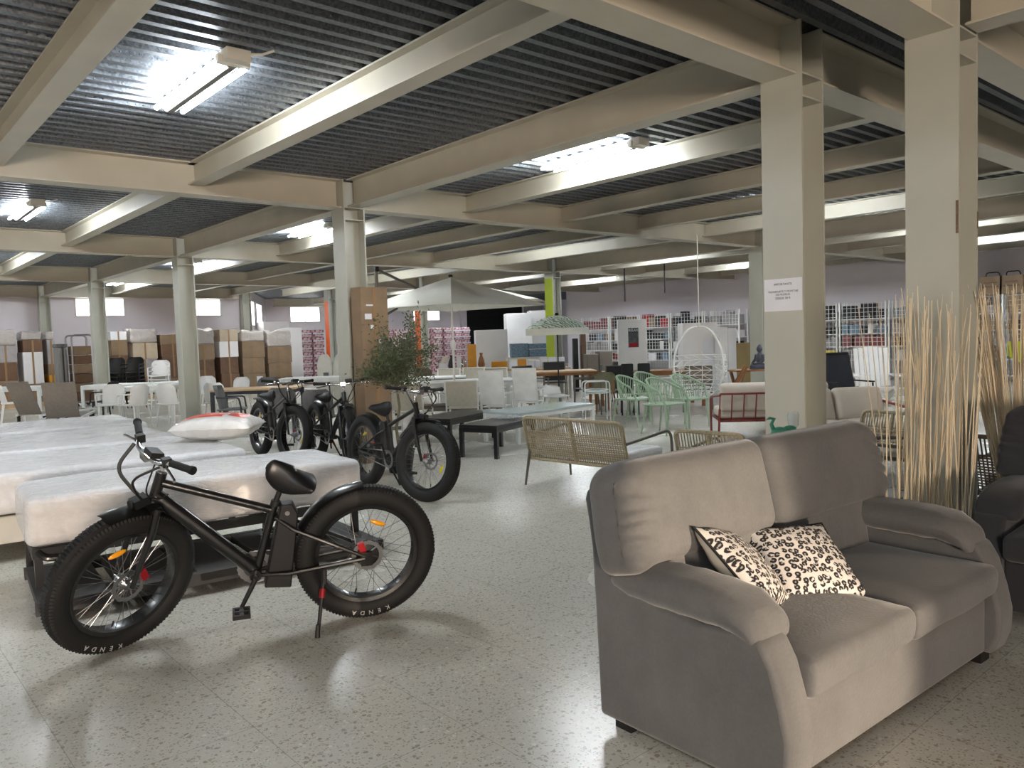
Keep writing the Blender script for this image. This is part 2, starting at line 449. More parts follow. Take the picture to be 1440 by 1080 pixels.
# secondary beams, one per bay
ys = [-9.9, -3.7 * KS, 1.70 * KS, 2.56 * KS] + list(YC[:3]) + [24.1 * KS]
for i in range(len(ys) - 1):
    a, b = ys[i] + 0.012, ys[i + 1] - 0.012
    if b - a < 1.5: continue
    m1 = bmesh_beam(b - a, SB, 'y', 0.17)
    for j in range(-8, 10):
        x = 4.57 * KS + 1.688 * KS * j
        if x < -11 or x > 23: continue
        main = min(abs(x - c) for c in XC) < 0.05
        if main:
            m3 = bmesh_beam(b - a - 0.304, ZB + 0.012, 'y', 0.2)
            beam_obj('beam', m3, (x, a + 0.152, 0))
        else: beam_obj('beam', m1, (x, a, 0))
for x in (16.7, 18.6, 20.5, 22.4):
    beam_obj('beam', bmesh_beam(5.0, SB, 'y', 0.17), (x, 27.45, 0))
# H-section columns
def column_mb():
    mb = MB()
    for sx in (-1, 1): mb.box((sx * 0.1405, 0, ZT / 2), (0.019, 0.30, ZT))
    mb.box((0, 0, ZT / 2), (0.262, 0.013, ZT))
    for z in (ZB, ZB - 0.15):
        for sy in (-1, 1): mb.box((0, sy * 0.078, z + 0.006), (0.262, 0.143, 0.012))
    return mb
pc = column_mb().build('column', 'columnpaint', smooth=False); pc['kind'] = 'structure'
pc.location = (4.565 * KS, 2.555 * KS, 0)
cols = [(4.565, 1.70), (13.0, 1.70), (13.0, 2.555), (-3.89, 1.70), (-3.89, 2.555), (-3.89, -3.7), (13.0, -3.7)]
cols += [(x, y) for x in XC for y in YC]
cols += [(10.1, 24.15)]
for x, y in cols:
    o = pc.copy(); COL.objects.link(o); o.location = (x * KS if abs(x) not in XC and x not in XC else x, y if y in YC else y * KS, 0)
def panel(name, x, y, z0, z1, m):
    struct('trim_' + name, MB().box((x * KS - 0.154, y * KS, (z0 + z1) / 2), (0.006, 0.298, z1 - z0)), m)
panel('lime', 13.0, 13.37, 0.4, 3.05, 'lime'); panel('orange', 13.0, 18.78, 0.3, 3.08, 'orange'); panel('vermilion', 13.0, 24.12, 0.3, 3.13, 'orange')
# scuffed paint on the right-hand column
struct('trim_scuff', MB().box((5.022, 1.785, 2.12), (0.004, 0.014, 0.19)).box((5.32, 1.776, 2.12), (0.014, 0.004, 0.10)), 'wickerdark')
# daylight windows
def daylight():
    k = NT('daylight_pane'); co = k.coord()
    w = k.n('ShaderNodeTexWave', i_Scale=3.2, bands_direction='DIAGONAL'); k.l(co, w.inputs[0])
    c = k.ramp(w.outputs[0], [(0.0, (0.80, 0.82, 0.74, 1)), (0.14, (1, 0.99, 0.94, 1))])
    k.l(c.outputs[0], k.b.inputs['Emission Color']); k.b.inputs['Emission Strength'].default_value = 1.6
    k.b.inputs['Base Color'].default_value = (0.1, 0.1, 0.1, 1); k.b.inputs['Roughness'].default_value = 0.2
    return k.m
MT['day'] = daylight()
wn = [0]
def window(a, b, z0, z1):
    a, b = V((*a, 0)) * KS, V((*b, 0)) * KS; z0, z1 = kz(z0), kz(z1); d = (b - a); L = d.length; ang = math.atan2(d.y, d.x); wn[0] += 1
    r = bpy.data.objects.new('window_%d' % wn[0], None); COL.objects.link(r); r['kind'] = 'structure'
    r.location = a; r.rotation_euler = (0, 0, ang)
    f = MB(); zc = (z0 + z1) / 2
    for x in (0.012, L - 0.012, L / 2): f.box((x, -0.025, zc), (0.024, 0.04, z1 - z0))
    for z in (z0 + 0.012, z1 - 0.012): f.box((L / 2, -0.025, z), (L, 0.04, 0.024))
    f.build('window_frame', 'whitemetal', r, smooth=False)
    for s in (0, 1): MB().box((L * (0.25 + 0.5 * s), -0.02, zc), (L / 2 - 0.03, 0.01, z1 - z0 - 0.04)).build('pane', 'day', r, smooth=False)
window((5.36, 24.35), (6.62, 24.35), 2.50, 3.0)
window((8.02, 24.35), (9.38, 24.35), 2.49, 3.0)
window((1.0, 24.35), (2.3, 24.35), 2.5, 3.0)
window((13.93, 29.1), (15.2, 29.1), 2.42, 3.0)
window((19.7, 29.1), (21.12, 29.1), 2.42, 3.04)
window((10.5, 24.79), (10.95, 25.58), 2.2, 3.0)
window((11.3, 26.2), (12.1, 27.61), 2.2, 3.0)
struct('opening_dark_sheet', MB().box((27.55, 32.94, 1.75), (4.0, 0.06, 3.5)).box((27.55, 32.88, 2.6), (3.9, 0.05, 0.06)), 'dark')  # near-black sheet stands in for the unlit interior behind the opening
struct('trim_jamb', MB().box((29.85, 32.87, 1.75), (0.55, 0.2, 3.5)).box((25.4, 32.87, 1.75), (0.3, 0.2, 3.5)), 'wallpaint')
# unseen opening behind the camera, assumed for the warm fill; frame added around it
struct('assumed_opening_frame', MB().box((-7.44, -10.3, 1.25), (0.08, 0.12, 2.5)).box((-1.63, -10.3, 1.25), (0.08, 0.12, 2.5)).box((-4.53, -10.3, 2.46), (5.72, 0.12, 0.08)), 'whitemetal')

# ---------------------------------------------------------------- lamps
MT['tube'] = emit('lit_tube', (0.90, 0.96, 1.0), 54.0)
def batten():
    t = thing('ceiling_light', 'x', 'ceiling light', (0, 0, 0), 0, 'twin-tube battens under the steel deck')
    MB().box((0, 0, -0.03), (0.11, 1.16, 0.06)).prism([(-0.055, -0.06), (0.055, -0.06), (0.02, -0.085), (-0.02, -0.085)], -0.58, 0.58, 'y').build('housing', 'greyplastic', t, smooth=False)
    MB().box((0, -0.64, -0.035), (0.15, 0.12, 0.07)).box((0, -0.60, -0.05), (0.20, 0.05, 0.05)).tube([(0.05, -0.68, -0.02), (0.12, -0.76, -0.03), (0.18, -0.80, -0.005)], 0.008, 6).build('gear_box', 'offwhite', t, smooth=False)
    for sx in (-1, 1):
        MB().tube([(sx * 0.092, -0.56, -0.065), (sx * 0.092, 0.58, -0.065)], 0.016, 8).build('tube', 'tube', t)
    return t
b0 = batten()
FX = []
for yi, yy in enumerate((5.45, 11.35, 16.9, 22.0)):
    for xi, xx in enumerate((2.03, 5.85, 9.9, 13.9, 17.4, -1.8)):
        if yi == 3 and xi > 3: continue
        FX.append((xx + (0.0 if yi else 0.0), yy + (0.25 if (xi == 2) else 0)))
FX += [(15.5, 26.6), (20.5, 26.2), (-1.8, -0.6), (9.9, 0.3), (16.0, 0.2), (-6.0, 5.4), (-6.0, 11.3)]  # added unseen battens: first two brighten the rear wall, rest the near hall
LBL = {(2.03, 5.45): 'lit twin-tube batten nearest the camera, glaring on the corrugated deck', (5.85, 5.45): 'lit batten half hidden behind the deep cross beam left of the near column',
       (2.03, 11.35): 'lit batten at the left edge of the photo, one bay behind the first', (5.85, 11.35): 'lit batten hanging just left of the column with the tall cardboard box'}
for i, (x, y) in enumerate(FX):
    l = LBL.get((x, y))
    o = b0 if i == 0 else dup(b0, (0, 0, 0))
    o.location = (x * KS, y * KS, ZT); o.scale = (KS, KS, KS)
    o['label'] = l or 'lit twin-tube batten further back or added out of view under the corrugated steel deck'
sp = bpy.data.lights.new('assumed_warm_fill', 'AREA'); sp.shape = 'RECTANGLE'; sp.size = 2.2; sp.size_y = 1.6  # added warm area light; a daylight source behind the camera is assumed
sp.energy = 900; sp.color = (1.0, 0.76, 0.52)
so = bpy.data.objects.new('assumed_warm_fill', sp); COL.objects.link(so)
so.location = (-4.5, -10.1, 1.25); so.rotation_euler = (PI / 2, 0, 0.15)
sn = bpy.data.lights.new('low_sun', 'SUN'); sn.energy = 1.75; sn.angle = math.radians(1.2); sn.color = (1.0, 0.80, 0.60)  # low sun assumed from the warm patch on the sofa
sno = bpy.data.objects.new('low_sun', sn); COL.objects.link(sno); sno.location = (2.4, -20, 2.5)
sno.rotation_euler = (math.radians(88.6), 0, math.radians(0.0))
w = bpy.data.worlds.new('world'); scene.world = w; w.use_nodes = True
w.node_tree.nodes['Background'].inputs[0].default_value = (0.75, 0.85, 1.0, 1); w.node_tree.nodes['Background'].inputs[1].default_value = 1.0
vs = scene.view_settings; vs.view_transform = 'Standard'; vs.look = 'None'; vs.gamma = 1.0; vs.use_curve_mapping = False; vs.exposure = 1.75
so.data.energy = 520; so.data.color = (1.0, 0.80, 0.62)
def bevel(o, w, seg=3):
    m = o.modifiers.new('bevel', 'BEVEL'); m.width = w; m.segments = seg; m.limit_method = 'ANGLE'; m.angle_limit = math.radians(35)
    return o
# ---------------------------------------------------------------- sofa
def make_sofa(name, label, m, loc, rz, split=True):
    t = thing(name, label, 'sofa', loc, rz)
    W = 1.78
    pr = [(0.76, 0.055), (0.775, 0.5), (0.785, 0.7), (0.80, 0.80), (0.815, 0.88), (0.80, 0.925), (0.76, 0.92), (0.725, 0.86), (0.69, 0.72), (0.62, 0.585), (0.5, 0.545), (0.3, 0.525), (0.10, 0.545), (0.045, 0.53), (0.005, 0.46), (-0.03, 0.34), (-0.05, 0.24), (-0.045, 0.14), (-0.015, 0.055)]
    for k, (a, b) in enumerate(((0.0, 0.15), (W - 0.15, W))):
        o = MB().prism(pr, a, b, 'x').build('arm_panel', m, t, smooth=True); bevel(o, 0.022, 4)
    def padfn(sgn):
        def f(q):
            y = q.y
            z = q.z - 0.035 * max(0, -y) - 2.4 * max(0, -y - 0.16) ** 2 + 0.05 * max(0, y - 0.15)
            wr = 0.006 * math.sin(y * 60 + q.x * 25) * (1 if y < -0.2 or y > 0.2 else 0.3)
            xw = 1.0 + 0.12 * math.sin((y + 0.35) * 4)
            return (q.x * xw, y, z + wr)
        return f
    for x in (0.10, W - 0.10):
        MB().soft((0.215, 0.64, 0.095), 0.046, 0.024, 2, padfn(1), Matrix.Translation((x, 0.375, 0.598)), nm=11, ne=4).build('arm_pad', m, t)
    bevel(MB().box((W / 2, 0.40, 0.19), (W - 0.30, 0.78, 0.26)).build('base', m, t), 0.015)
    bevel(MB().box((W / 2, 0.735, 0.49), (W - 0.34, 0.11, 0.85)).build('back_frame', m, t), 0.02)
    mid = W / 2 - 0.03; sw = [(0.153, mid), (mid, W - 0.153)]
    for a, b in sw:
        fn = lambda q: (q.x, q.y - 0.012 * math.sin((q.z + 0.07) * 18), q.z + 0.004 * math.sin(q.x * 14 + q.y * 9))
        MB().soft((b - a - 0.004, 0.66, 0.135), 0.035, 0.03, 2, fn, Matrix.Translation(((a + b) / 2, 0.29, 0.392)), nm=9).build('seat_cushion', m, t)
    for a, b in sw:
        MB().soft((b - a - 0.004, 0.19, 0.40), 0.04, 0.015, 1, None, Matrix.Translation(((a + b) / 2, 0.63, 0.60)) @ Matrix.Rotation(-0.16, 4, 'X')).build('lumbar_cushion', m, t)
    for k, (a, b) in enumerate(((-0.055, mid), (mid, W + 0.03))):
        out = 1 if k == 0 else -1
        hw = (b - a) / 2
        def fn(q, out=out, hw=hw):
            e = max(0, (abs(q.x) - hw + 0.16) / 0.16) if q.x * out < 0 else 0
            w = 0.008 * e * math.sin(q.z * 105 + q.x * 40 + 2 * math.sin(q.z * 23)) * (1 if q.y < -0.03 else 0)
            taper = 1 - 0.05 * max(0, q.z + 0.05) / 0.2
            return (q.x * (taper if q.x * out < 0 else 1), q.y + w * 1.2 - 0.02 * e * (1 if q.y < 0 else -1), q.z - 0.03 * e * e)
        MB().soft((b - a - 0.004, 0.20, 0.40), 0.07, 0.028, 1, fn, Matrix.Translation(((a + b) / 2, 0.645, 0.835)) @ Matrix.Rotation(-0.24, 4, 'X'), nm=34, ne=5).build('back_cushion', m, t)
    for x in (0.1, W - 0.1):
        for y in (0.07, 0.69):
            MB().box((x, y, 0.029), (0.09, 0.08, 0.058)).build('foot', 'blackmatte', t, smooth=False)
    return t
make_sofa('sofa', 'grey velvet two-seat sofa with two leopard cushions on it', 'velvet', (2.13, 1.275, 0), math.radians(-2.2))
make_sofa('sofa', 'dark charcoal sofa cut off at the right edge, beside the grey sofa', 'darkvelvet', (4.36, 1.49, 0), math.radians(-90))

def plane_matrix(c, u, v):
    u = V(u).normalized(); n = u.cross(V(v)).normalized(); v = n.cross(u)
    return Matrix(((u.x, v.x, n.x, c[0]), (u.y, v.y, n.y, c[1]), (u.z, v.z, n.z, c[2]), (0, 0, 0, 1)))
def pillow_half(S, T, sgn, n=22):
    def fn(a, b):
        x, y = 2 * a - 1, 2 * b - 1
        pin = 1 - 0.07 * (1 - abs(x) ** 2) * 0 
        ex = S * x * (1 - 0.06 * (1 - y * y) * abs(x)); ey = S * y * (1 - 0.06 * (1 - x * x) * abs(y))
        h = T * (max(0, 1 - x ** 2) * max(0, 1 - y ** 2)) ** 0.42
        return (ex, ey, sgn * h + 0.004 * math.sin(9 * x + 7 * y) * h / T)
    return MB().grid(fn, n, n)
def cushion(label, c, u, v, S=0.19, T=0.075):
    t = thing('cushion', label, 'cushion', c, 0, 'leopard cushions on the grey sofa')
    M = plane_matrix((0, 0, 0), u, v)
    a = pillow_half(S, T, 1).build('print_panel', 'leopard', t, ang=80); a.matrix_local = M
    b = pillow_half(S, T, -1).build('back_panel', 'offwhite', t, ang=80); b['label'] = 'plain off-white back of the cushion'; b.matrix_local = M
    pts = []
    for k in range(80):
        s = k / 20; q = int(s); f = 2 * (s - q) - 1
        x, y = [(f, -1), (1, f), (-f, 1), (-1, -f)][q]
        pts.append((S * x * (1 - 0.06 * (1 - y * y) * abs(x)), S * y * (1 - 0.06 * (1 - x * x) * abs(y)), 0))
    p = MB().tube(pts, 0.0055, 6, closed=True).build('piping', 'blackmatte', t); p.matrix_local = M
    return t
cushion('leopard cushion standing on edge against the left arm of the grey sofa', (2.565, 1.655, 0.61), (0.0, -0.76, -0.65), (0.85, 0.36, -0.12), 0.185, 0.07)
c2 = cushion('leopard cushion lying tilted across the middle of the grey sofa', (2.93, 1.61, 0.555), (0.30, -0.14, -0.01), (-0.05, 0.29, 0.19), 0.195, 0.065)
lb = MB().box((0, 0, 0), (0.035, 0.022, 0.003)).build('care_tag', 'blackmatte', c2); lb.location = (0.15, -0.235, -0.10)

# ---------------------------------------------------------------- wrapped mattresses and bases
def mattress(label, cx, cy, L, Wd, rz, z0, h, seed):
    rr = random.Random(seed)
    def fn(q):
        nz = noise.noise(V((q.x * 3 + seed, q.y * 3, q.z * 5))) * 0.008 + noise.noise(V((q.x * 9 + seed, q.y * 7, q.z * 12))) * 0.002
        return (q.x * (1 + nz * 0.6), q.y + nz, q.z + nz * 0.8 * (1 if q.z > -0.05 else 0))
    o = MB().soft((L, Wd, h), 0.06, 0.02, 2, fn, None, nm=26, ne=4, both=False).build('mattress', 'wrap', ang=70)
    o.location = (cx, cy, z0 + h / 2); o.rotation_euler = (0, 0, rz)
    return tag(o, label, 'mattress', 'plastic-wrapped mattresses')
mattress('plastic-wrapped mattress on the black steel frame behind the front bicycle', 1.93, 5.63, 2.12, 0.90, math.radians(-6), 0.365, 0.29, 1)
mattress('plastic-wrapped mattress with the red-printed pillow lying on its end', 1.72, 7.27, 2.06, 1.30, math.radians(-4), 0.345, 0.30, 2)
mattress('plastic-wrapped mattress in the third row, behind the one carrying the pillow', 1.72, 8.97, 1.98, 1.72, math.radians(-2), 0.345, 0.30, 3)
mattress('plastic-wrapped mattress furthest back, nearest the taupe loungers', 2.0, 10.95, 1.96, 1.6, math.radians(-2), 0.345, 0.30, 4)
for (cx, cy, L, Wd, rz, lb) in ((1.72, 7.27, 2.0, 1.24, -4, 'white bed base under the mattress that carries the pillow'), (1.72, 8.97, 1.92, 1.64, -2, 'white bed base under the mattress of the third row'), (2.0, 10.95, 1.9, 1.5, -2, 'white bed base under the mattress furthest back')):
    t = thing('divan', lb, 'bed base', (cx, cy, 0), math.radians(rz), 'white bed bases')
    bevel(MB().box((0, 0, 0.235), (L, Wd, 0.20)).build('box', 'offwhite', t), 0.012)
    for sx in (-1, 1):
        for sy in (-1, 1): MB().lathe([(0.028, 0), (0.035, 0.135)], 10, Matrix.Translation((sx * (L / 2 - 0.1), sy * (Wd / 2 - 0.1), 0))).build('leg', 'blackmatte', t)
t = thing('steel_bed', 'black steel bed frame with a lower dark board, under the front mattress', 'bed frame', (1.93, 5.63, 0), math.radians(-6))
f = MB()
for sy in (-1, 1): f.box((0, sy * 0.40, 0.325), (2.06, 0.04, 0.06))
for x in (-1.01, -0.34, 0.34, 1.01): f.box((x, 0, 0.325), (0.04, 0.80, 0.05))
f.build('rails', 'black', t, smooth=False)
for x in (-1.0, 1.0):
    for sy in (-1, 1):
        MB().box((x, sy * 0.40, 0.15), (0.045, 0.045, 0.30)).build('leg', 'black', t, smooth=False)
MB().box((0.35, -0.40, 0.15), (0.04, 0.04, 0.30)).build('leg', 'black', t, smooth=False)
lo = MB()
for i in range(5): lo.box((-0.86 + i * 0.43, -0.30, 0.10), (0.36, 0.94, 0.045))
lo.box((0, -0.74, 0.09), (2.1, 0.06, 0.07)).box((0, 0.14, 0.09), (2.1, 0.06, 0.07))
q = lo.build('lower_board', 'board', t, smooth=False)
MB().tube(bend([(-1.0, -0.42, 0.34), (-0.97, -0.46, 0.30), (-0.75, -0.46, 0.29), (-0.72, -0.42, 0.30)], 0.03), 0.018, 8).build('bracket', 'black', t)
for x in (-0.9, 0.9):
    MB().box((x, -0.72, 0.028), (0.05, 0.05, 0.056)).build('foot', 'black', t, smooth=False)

# pillow in printed plastic
pc_ = fl(308, 611, 0.70)
t = thing('pillow', 'white plastic-packed pillow with a red printed panel, on the second mattress', 'pillow', (pc_.x, pc_.y, 0.654), math.radians(-38))
def pfn(sg):
    def fn(a, b):
        x, y = 2 * a - 1, 2 * b - 1
        h = 0.125 * (max(0, 1 - x ** 2) * max(0, 1 - y ** 2)) ** 0.38
        w = noise.noise(V((x * 4, y * 4, sg))) * 0.008
        return (0.36 * x * (1 - 0.05 * (1 - y * y)), 0.29 * y * (1 - 0.05 * (1 - x * x)), 0.122 + sg * h + w)
    return fn
MB().grid(pfn(1), 24, 24).grid(pfn(-1), 24, 24).build('bag', 'pillowwrap', t, ang=80)
MT['redprint'] = wrapmat('red_print', (226, 62, 26), 0.4, 0.25, 7)
def rfn(x0, x1, y0, y1):
    g = pfn(1)
    def fn(a, b):
        p = V(g(x0 + (x1 - x0) * a, y0 + (y1 - y0) * b)); return (p.x, p.y, p.z + 0.0025)
    return fn
MB().grid(rfn(0.06, 0.62, 0.2, 0.85), 16, 16).build('print', 'redprint', t, ang=80)
MB().grid(rfn(0.68, 0.9, 0.25, 0.85), 10, 16).build('print', 'redprint', t, ang=80)

# ---------------------------------------------------------------- fat-tyre bicycles
RW = 0.375
def wheel(parent, name, cx, side_disc, Mx, motor=False, mark=True, spin=0.0, reflcol='amber', caliper=False):
    base = Mx @ Matrix.Translation((cx, 0, RW))
    RM, rm = 0.318, 0.057
    def ty(u, v):
        ph = 2 * PI * v; a = 2 * PI * u
        out = math.cos(ph); r = rm
        kn = 0.0
        if out > 0.35:
            row = abs(math.sin(ph)) > 0.42
            kn = 0.008 if (int(u * 240 + (1 if row else 0)) % 2 == 0) else 0.0
        rad = RM + (r + kn) * out - (0.006 if out > 0.98 else 0)
        return (rad * math.cos(a), 1.02 * (r + kn * 0.5) * math.sin(ph), rad * math.sin(a))
    w = MB().grid(ty, 240, 18, True, True, base).build(name, 'rubber', parent, ang=30)
    rim = MB()
    rp = [(0.259, -0.018), (0.255, -0.036), (0.274, -0.04), (0.28, -0.03), (0.28, 0.03), (0.274, 0.04), (0.255, 0.036), (0.259, 0.018)]
    rim.grid(lambda u, v: (lambda q: (q[0] * math.cos(2 * PI * u), q[1], q[0] * math.sin(2 * PI * u)))(rp[int(round(v * 8)) % 8]), 72, 8, True, True, base)
    rim.build('rim', 'black', w, ang=30)
    hr = 0.075 if motor else 0.022
    sp_ = MB()
    for k in range(36):
        a = 2 * PI * k / 36 + spin; d = (1 if (k // 2) % 2 else -1) * (0.55 if motor else 1.15); sy = 1 if k % 2 else -1
        sp_.tube([(hr * math.cos(a + d), sy * 0.028, hr * math.sin(a + d)), (0.259 * math.cos(a), sy * 0.006, 0.259 * math.sin(a))], 0.0014, 4, M=base)
    sp_.build('spokes', 'steel', w)
    RY = Matrix.Rotation(PI / 2, 4, 'X')
    h = MB().lathe([(0.008, -0.075), (0.008, -0.05), (hr * 0.75, -0.045), (hr + 0.006, -0.035), (hr + 0.004, 0.035), (hr * 0.75, 0.045), (0.008, 0.05), (0.008, 0.075)], 24, base @ RY)
    h.build('hub', 'blackmatte' if motor else 'steel', w)
    d = MB(); yd = 0.052 * side_disc
    n = 48
    for k in range(n):
        a0, a1 = 2 * PI * k / n, 2 * PI * (k + 1) / n
        ro = 0.082 + (0.003 if k % 4 < 2 else -0.001); ri = 0.062
        vs = [(r * math.cos(a), yd + dy, r * math.sin(a)) for dy in (-0.001, 0.001) for (r, a) in ((ri, a0), (ro, a0), (ro, a1), (ri, a1))]
        d.add(vs, [(0, 1, 2, 3), (7, 6, 5, 4), (1, 5, 6, 2), (0, 3, 7, 4)], base)
    for k in range(6):
        a = 2 * PI * k / 6
        d.tube([(0.02 * math.cos(a), yd, 0.02 * math.sin(a)), (0.045 * math.cos(a + 0.25), yd, 0.045 * math.sin(a + 0.25)), (0.065 * math.cos(a + 0.3), yd, 0.065 * math.sin(a + 0.3))], 0.004, 5, M=base)
    d.build('brake_disc', 'steel', w)
    ra = PI / 2 + spin
    rf = MB().ball((0, 0, 0), (0.046, 0.012, 0.014), 14, base @ Matrix.Rotation(-(ra - PI / 2), 4, 'Y') @ Matrix.Translation((0, 0.012, 0.175)))
    rf.build('reflector', reflcol, w)
    MB().tube([(0.246 * math.cos(-1.3), 0, 0.246 * math.sin(-1.3)), (0.215 * math.cos(-1.3), 0.004, 0.215 * math.sin(-1.3))], 0.004, 6, M=base).build('valve', 'blackmatte', w)
    if mark:
        tx = MB()
        for j, ch in enumerate('KENDA'):
            for off in (0,):
                phi = math.radians((-72 if motor else -100) - j * 8.0); r = 0.330
                right = V((-math.sin(phi), 0, -math.cos(phi))); up = V((-math.cos(phi), 0, math.sin(phi))); nn = V((0, 1, 0))
                c = V((-math.cos(phi) * r, 0.0592, math.sin(phi) * r))
                M = Matrix(((right.x, up.x, nn.x, c.x), (right.y, up.y, nn.y, c.y), (right.z, up.z, nn.z, c.z), (0, 0, 0, 1)))
                tx.text(ch, 0.034, base @ M, 0.001)
        tx.build('lettering', C_('tyre_print', (175, 175, 172), rough=0.7), w)
    if caliper:
        MB().box((-0.075 if not motor else 0.03, 0.055, 0.035 if not motor else 0.05), (0.035, 0.03, 0.055), base, ry=0.3).build('brake_caliper', 'red', parent)
    return w
def make_bike(label, loc, rz, lean, steer, mark=True, refl='amber', spin=-0.15, tilt=-27):
    t = thing('fat_tyre_bicycle', label, 'bicycle', loc, 0, 'fat-tyre electric bicycles')
    t.rotation_euler = (-lean, 0, rz)
    I = Matrix.Identity(4)
    S = V((1.01, 0, 0.89)); ax = V((-0.055, 0, 0.163)).normalized()
    F = Matrix.Translation(S) @ Matrix.Rotation(steer, 4, ax) @ Matrix.Translation(-S)
    wheel(t, 'rear_wheel', 0.0, 1, I, True, mark, 0.38, refl, True)
    wheel(t, 'front_wheel', 1.20, 1, F, False, mark, spin, refl, True)
    fr = MB()
    fr.tube([(0.985, 0, 0.915), (1.045, 0, 0.735)], 0.027, 12)                     # head tube
    fr.tube([(1.0, 0, 0.865), (0.475, 0, 0.665)], 0.021, 10)                        # top tube
    fr.tube([(1.022, 0, 0.80), (0.80, 0, 0.575), (0.575, 0, 0.345)], 0.033, 12, flat=1.15)   # down tube
    fr.tube([(0.575, 0, 0.315), (0.462, 0, 0.71)], 0.021, 10)                       # seat tube
    fr.tube([(0.575, -0.06, 0.335), (0.575, 0.06, 0.335)], 0.03, 12)
    for sy in (-1, 1):
        fr.tube([(0.55, sy * 0.035, 0.33), (0.42, sy * 0.075, 0.335), (0.02, sy * 0.085, 0.372)], 0.0115, 8)
        fr.tube([(0.465, sy * 0.02, 0.63), (0.38, sy * 0.075, 0.575), (0.02, sy * 0.085, 0.385)], 0.0115, 8)
        fr.box((0.01, sy * 0.085, 0.37), (0.06, 0.012, 0.075))
    fr.build('frame', 'black', t)
    fk = MB()
    fk.tube([(1.045, 0, 0.735), (1.055, 0, 0.705)], 0.024, 12, M=F).box((1.057, 0, 0.755), (0.05, 0.17, 0.035), F, ry=0.3)
    for sy in (-1, 1): fk.tube([(1.052, sy * 0.078, 0.765), (1.085, sy * 0.08, 0.65), (1.195, sy * 0.078, 0.375)], [0.02, 0.019, 0.013], 10, M=F)
    fk.build('fork', 'black', t)
    F0 = F; F = F0 @ Matrix.Translation(S) @ Matrix.Rotation(math.radians(-10), 4, ax) @ Matrix.Translation(-S)
    bar = MB()
    bar.tube(bend([(0.985, 0, 0.92), (0.97, 0, 0.995), (1.05, 0, 1.02)], 0.03), 0.015, 10, M=F)
    bar.tube(bend([(1.01, -0.20, 1.045), (1.05, -0.11, 1.02), (1.05, 0.11, 1.02), (1.01, 0.20, 1.045)], 0.05), 0.0135, 10, M=F)
    bar.box((1.05, 0, 1.02), (0.045, 0.06, 0.045), F)
    hb = bar.build('handlebar', 'chrome', t)
    for sy in (-1, 1):
        MB().tube([(1.01, sy * 0.20, 1.045), (0.97, sy * 0.34, 1.055)], 0.0175, 12, M=F).tube([(0.973, sy * 0.33, 1.055), (0.968, sy * 0.345, 1.055)], 0.021, 12, M=F).build('grip', 'rubber', hb)
        MB().tube([(1.02, sy * 0.175, 1.043), (1.03, sy * 0.195, 1.02), (1.04, sy * 0.30, 1.01), (1.045, sy * 0.315, 1.007)], [0.011, 0.007, 0.006, 0.007], 8, M=F).build('brake_lever', 'chrome', hb)
        MB().box((1.02, sy * 0.165, 1.04), (0.04, 0.035, 0.04), F).build('switch_pod', 'blackmatte', hb)
    MB().box((1.04, 0.07, 1.055), (0.06, 0.085, 0.028), F, ry=-0.3).build('display', 'blackmatte', hb)
    MB().tube([(1.0, sy * 0.18, 1.0) for sy in ()] or bend([(1.05, 0.16, 1.02), (1.17, 0.12, 0.97), (1.12, 0.04, 0.84), (1.06, 0.02, 0.76)], 0.09, 6), 0.006, 6, M=F).tube(bend([(1.05, -0.16, 1.02), (1.15, -0.16, 0.91), (1.09, -0.05, 0.80), (1.05, 0.0, 0.77)], 0.09, 6), 0.009, 6, M=F).tube(bend([(1.05, 0.1, 1.01), (1.12, 0.13, 0.88), (1.02, 0.06, 0.80), (0.97, 0.03, 0.80)], 0.06, 6), 0.004, 6, M=F).build('cables', 'blackmatte', t)
    F = F0
    MB().box((1.10, 0, 0.79), (0.075, 0.055, 0.045), F, ry=0.15).lathe([(0.02, 0), (0.024, 0.01), (0.02, 0.014)], 14, F @ Matrix.Translation((1.138, 0, 0.79)) @ Matrix.Rotation(PI / 2, 4, 'Y')).build('headlight', 'blackmatte', t)
    def fender(cx, a0, a1, M):
        def fn(u, v):
            a = a0 + (a1 - a0) * u; x = (v - 0.5) * 0.115; r = 0.396 - 9 * x * x * 0.5
            return (cx + r * math.cos(a), x, RW + r * math.sin(a))
        def fn2(u, v):
            p = fn(u, v); a = a0 + (a1 - a0) * u; return (p[0] + 0.004 * math.cos(a), p[1], p[2] + 0.004 * math.sin(a))
        return MB().grid(fn, 26, 7, M=M).grid(fn2, 26, 7, M=M)
    fender(0.0, math.radians(88), math.radians(28), I).build('rear_fender', 'black', t)
    fender(1.20, math.radians(152), math.radians(78), F).build('front_fender', 'black', t)
    # saddle: broad back, narrow nose
    def sd(u, v):
        s = u; a = 2 * PI * v
        wd = 0.024 + 0.118 * max(0, (s - 0.12) / 0.88) ** 1.25 * (1 if s < 0.93 else max(0.3, 1 - (s - 0.93) * 7)); 
        th = 0.024 + 0.045 * math.sin(PI * min(1, s * 0.9 + 0.1))
        end = min(1, (s / 0.07) ** 0.5 if s < 0.07 else 1, ((1 - s) / 0.06) ** 0.5 if s > 0.94 else 1)
        cz = 0.895 - 0.03 * math.sin(PI * s) + 0.012 * s
        return (0.515 - 0.27 * s, wd * math.cos(a) * max(end, 0.05), cz + th * math.sin(a) * max(end, 0.05) * (1.0 if math.sin(a) > 0 else 1.25) - 0.018 * abs(math.cos(a)) ** 3 - (0.012 * (1 - abs(math.cos(a))) if s > 0.5 and math.sin(a) > 0 else 0))
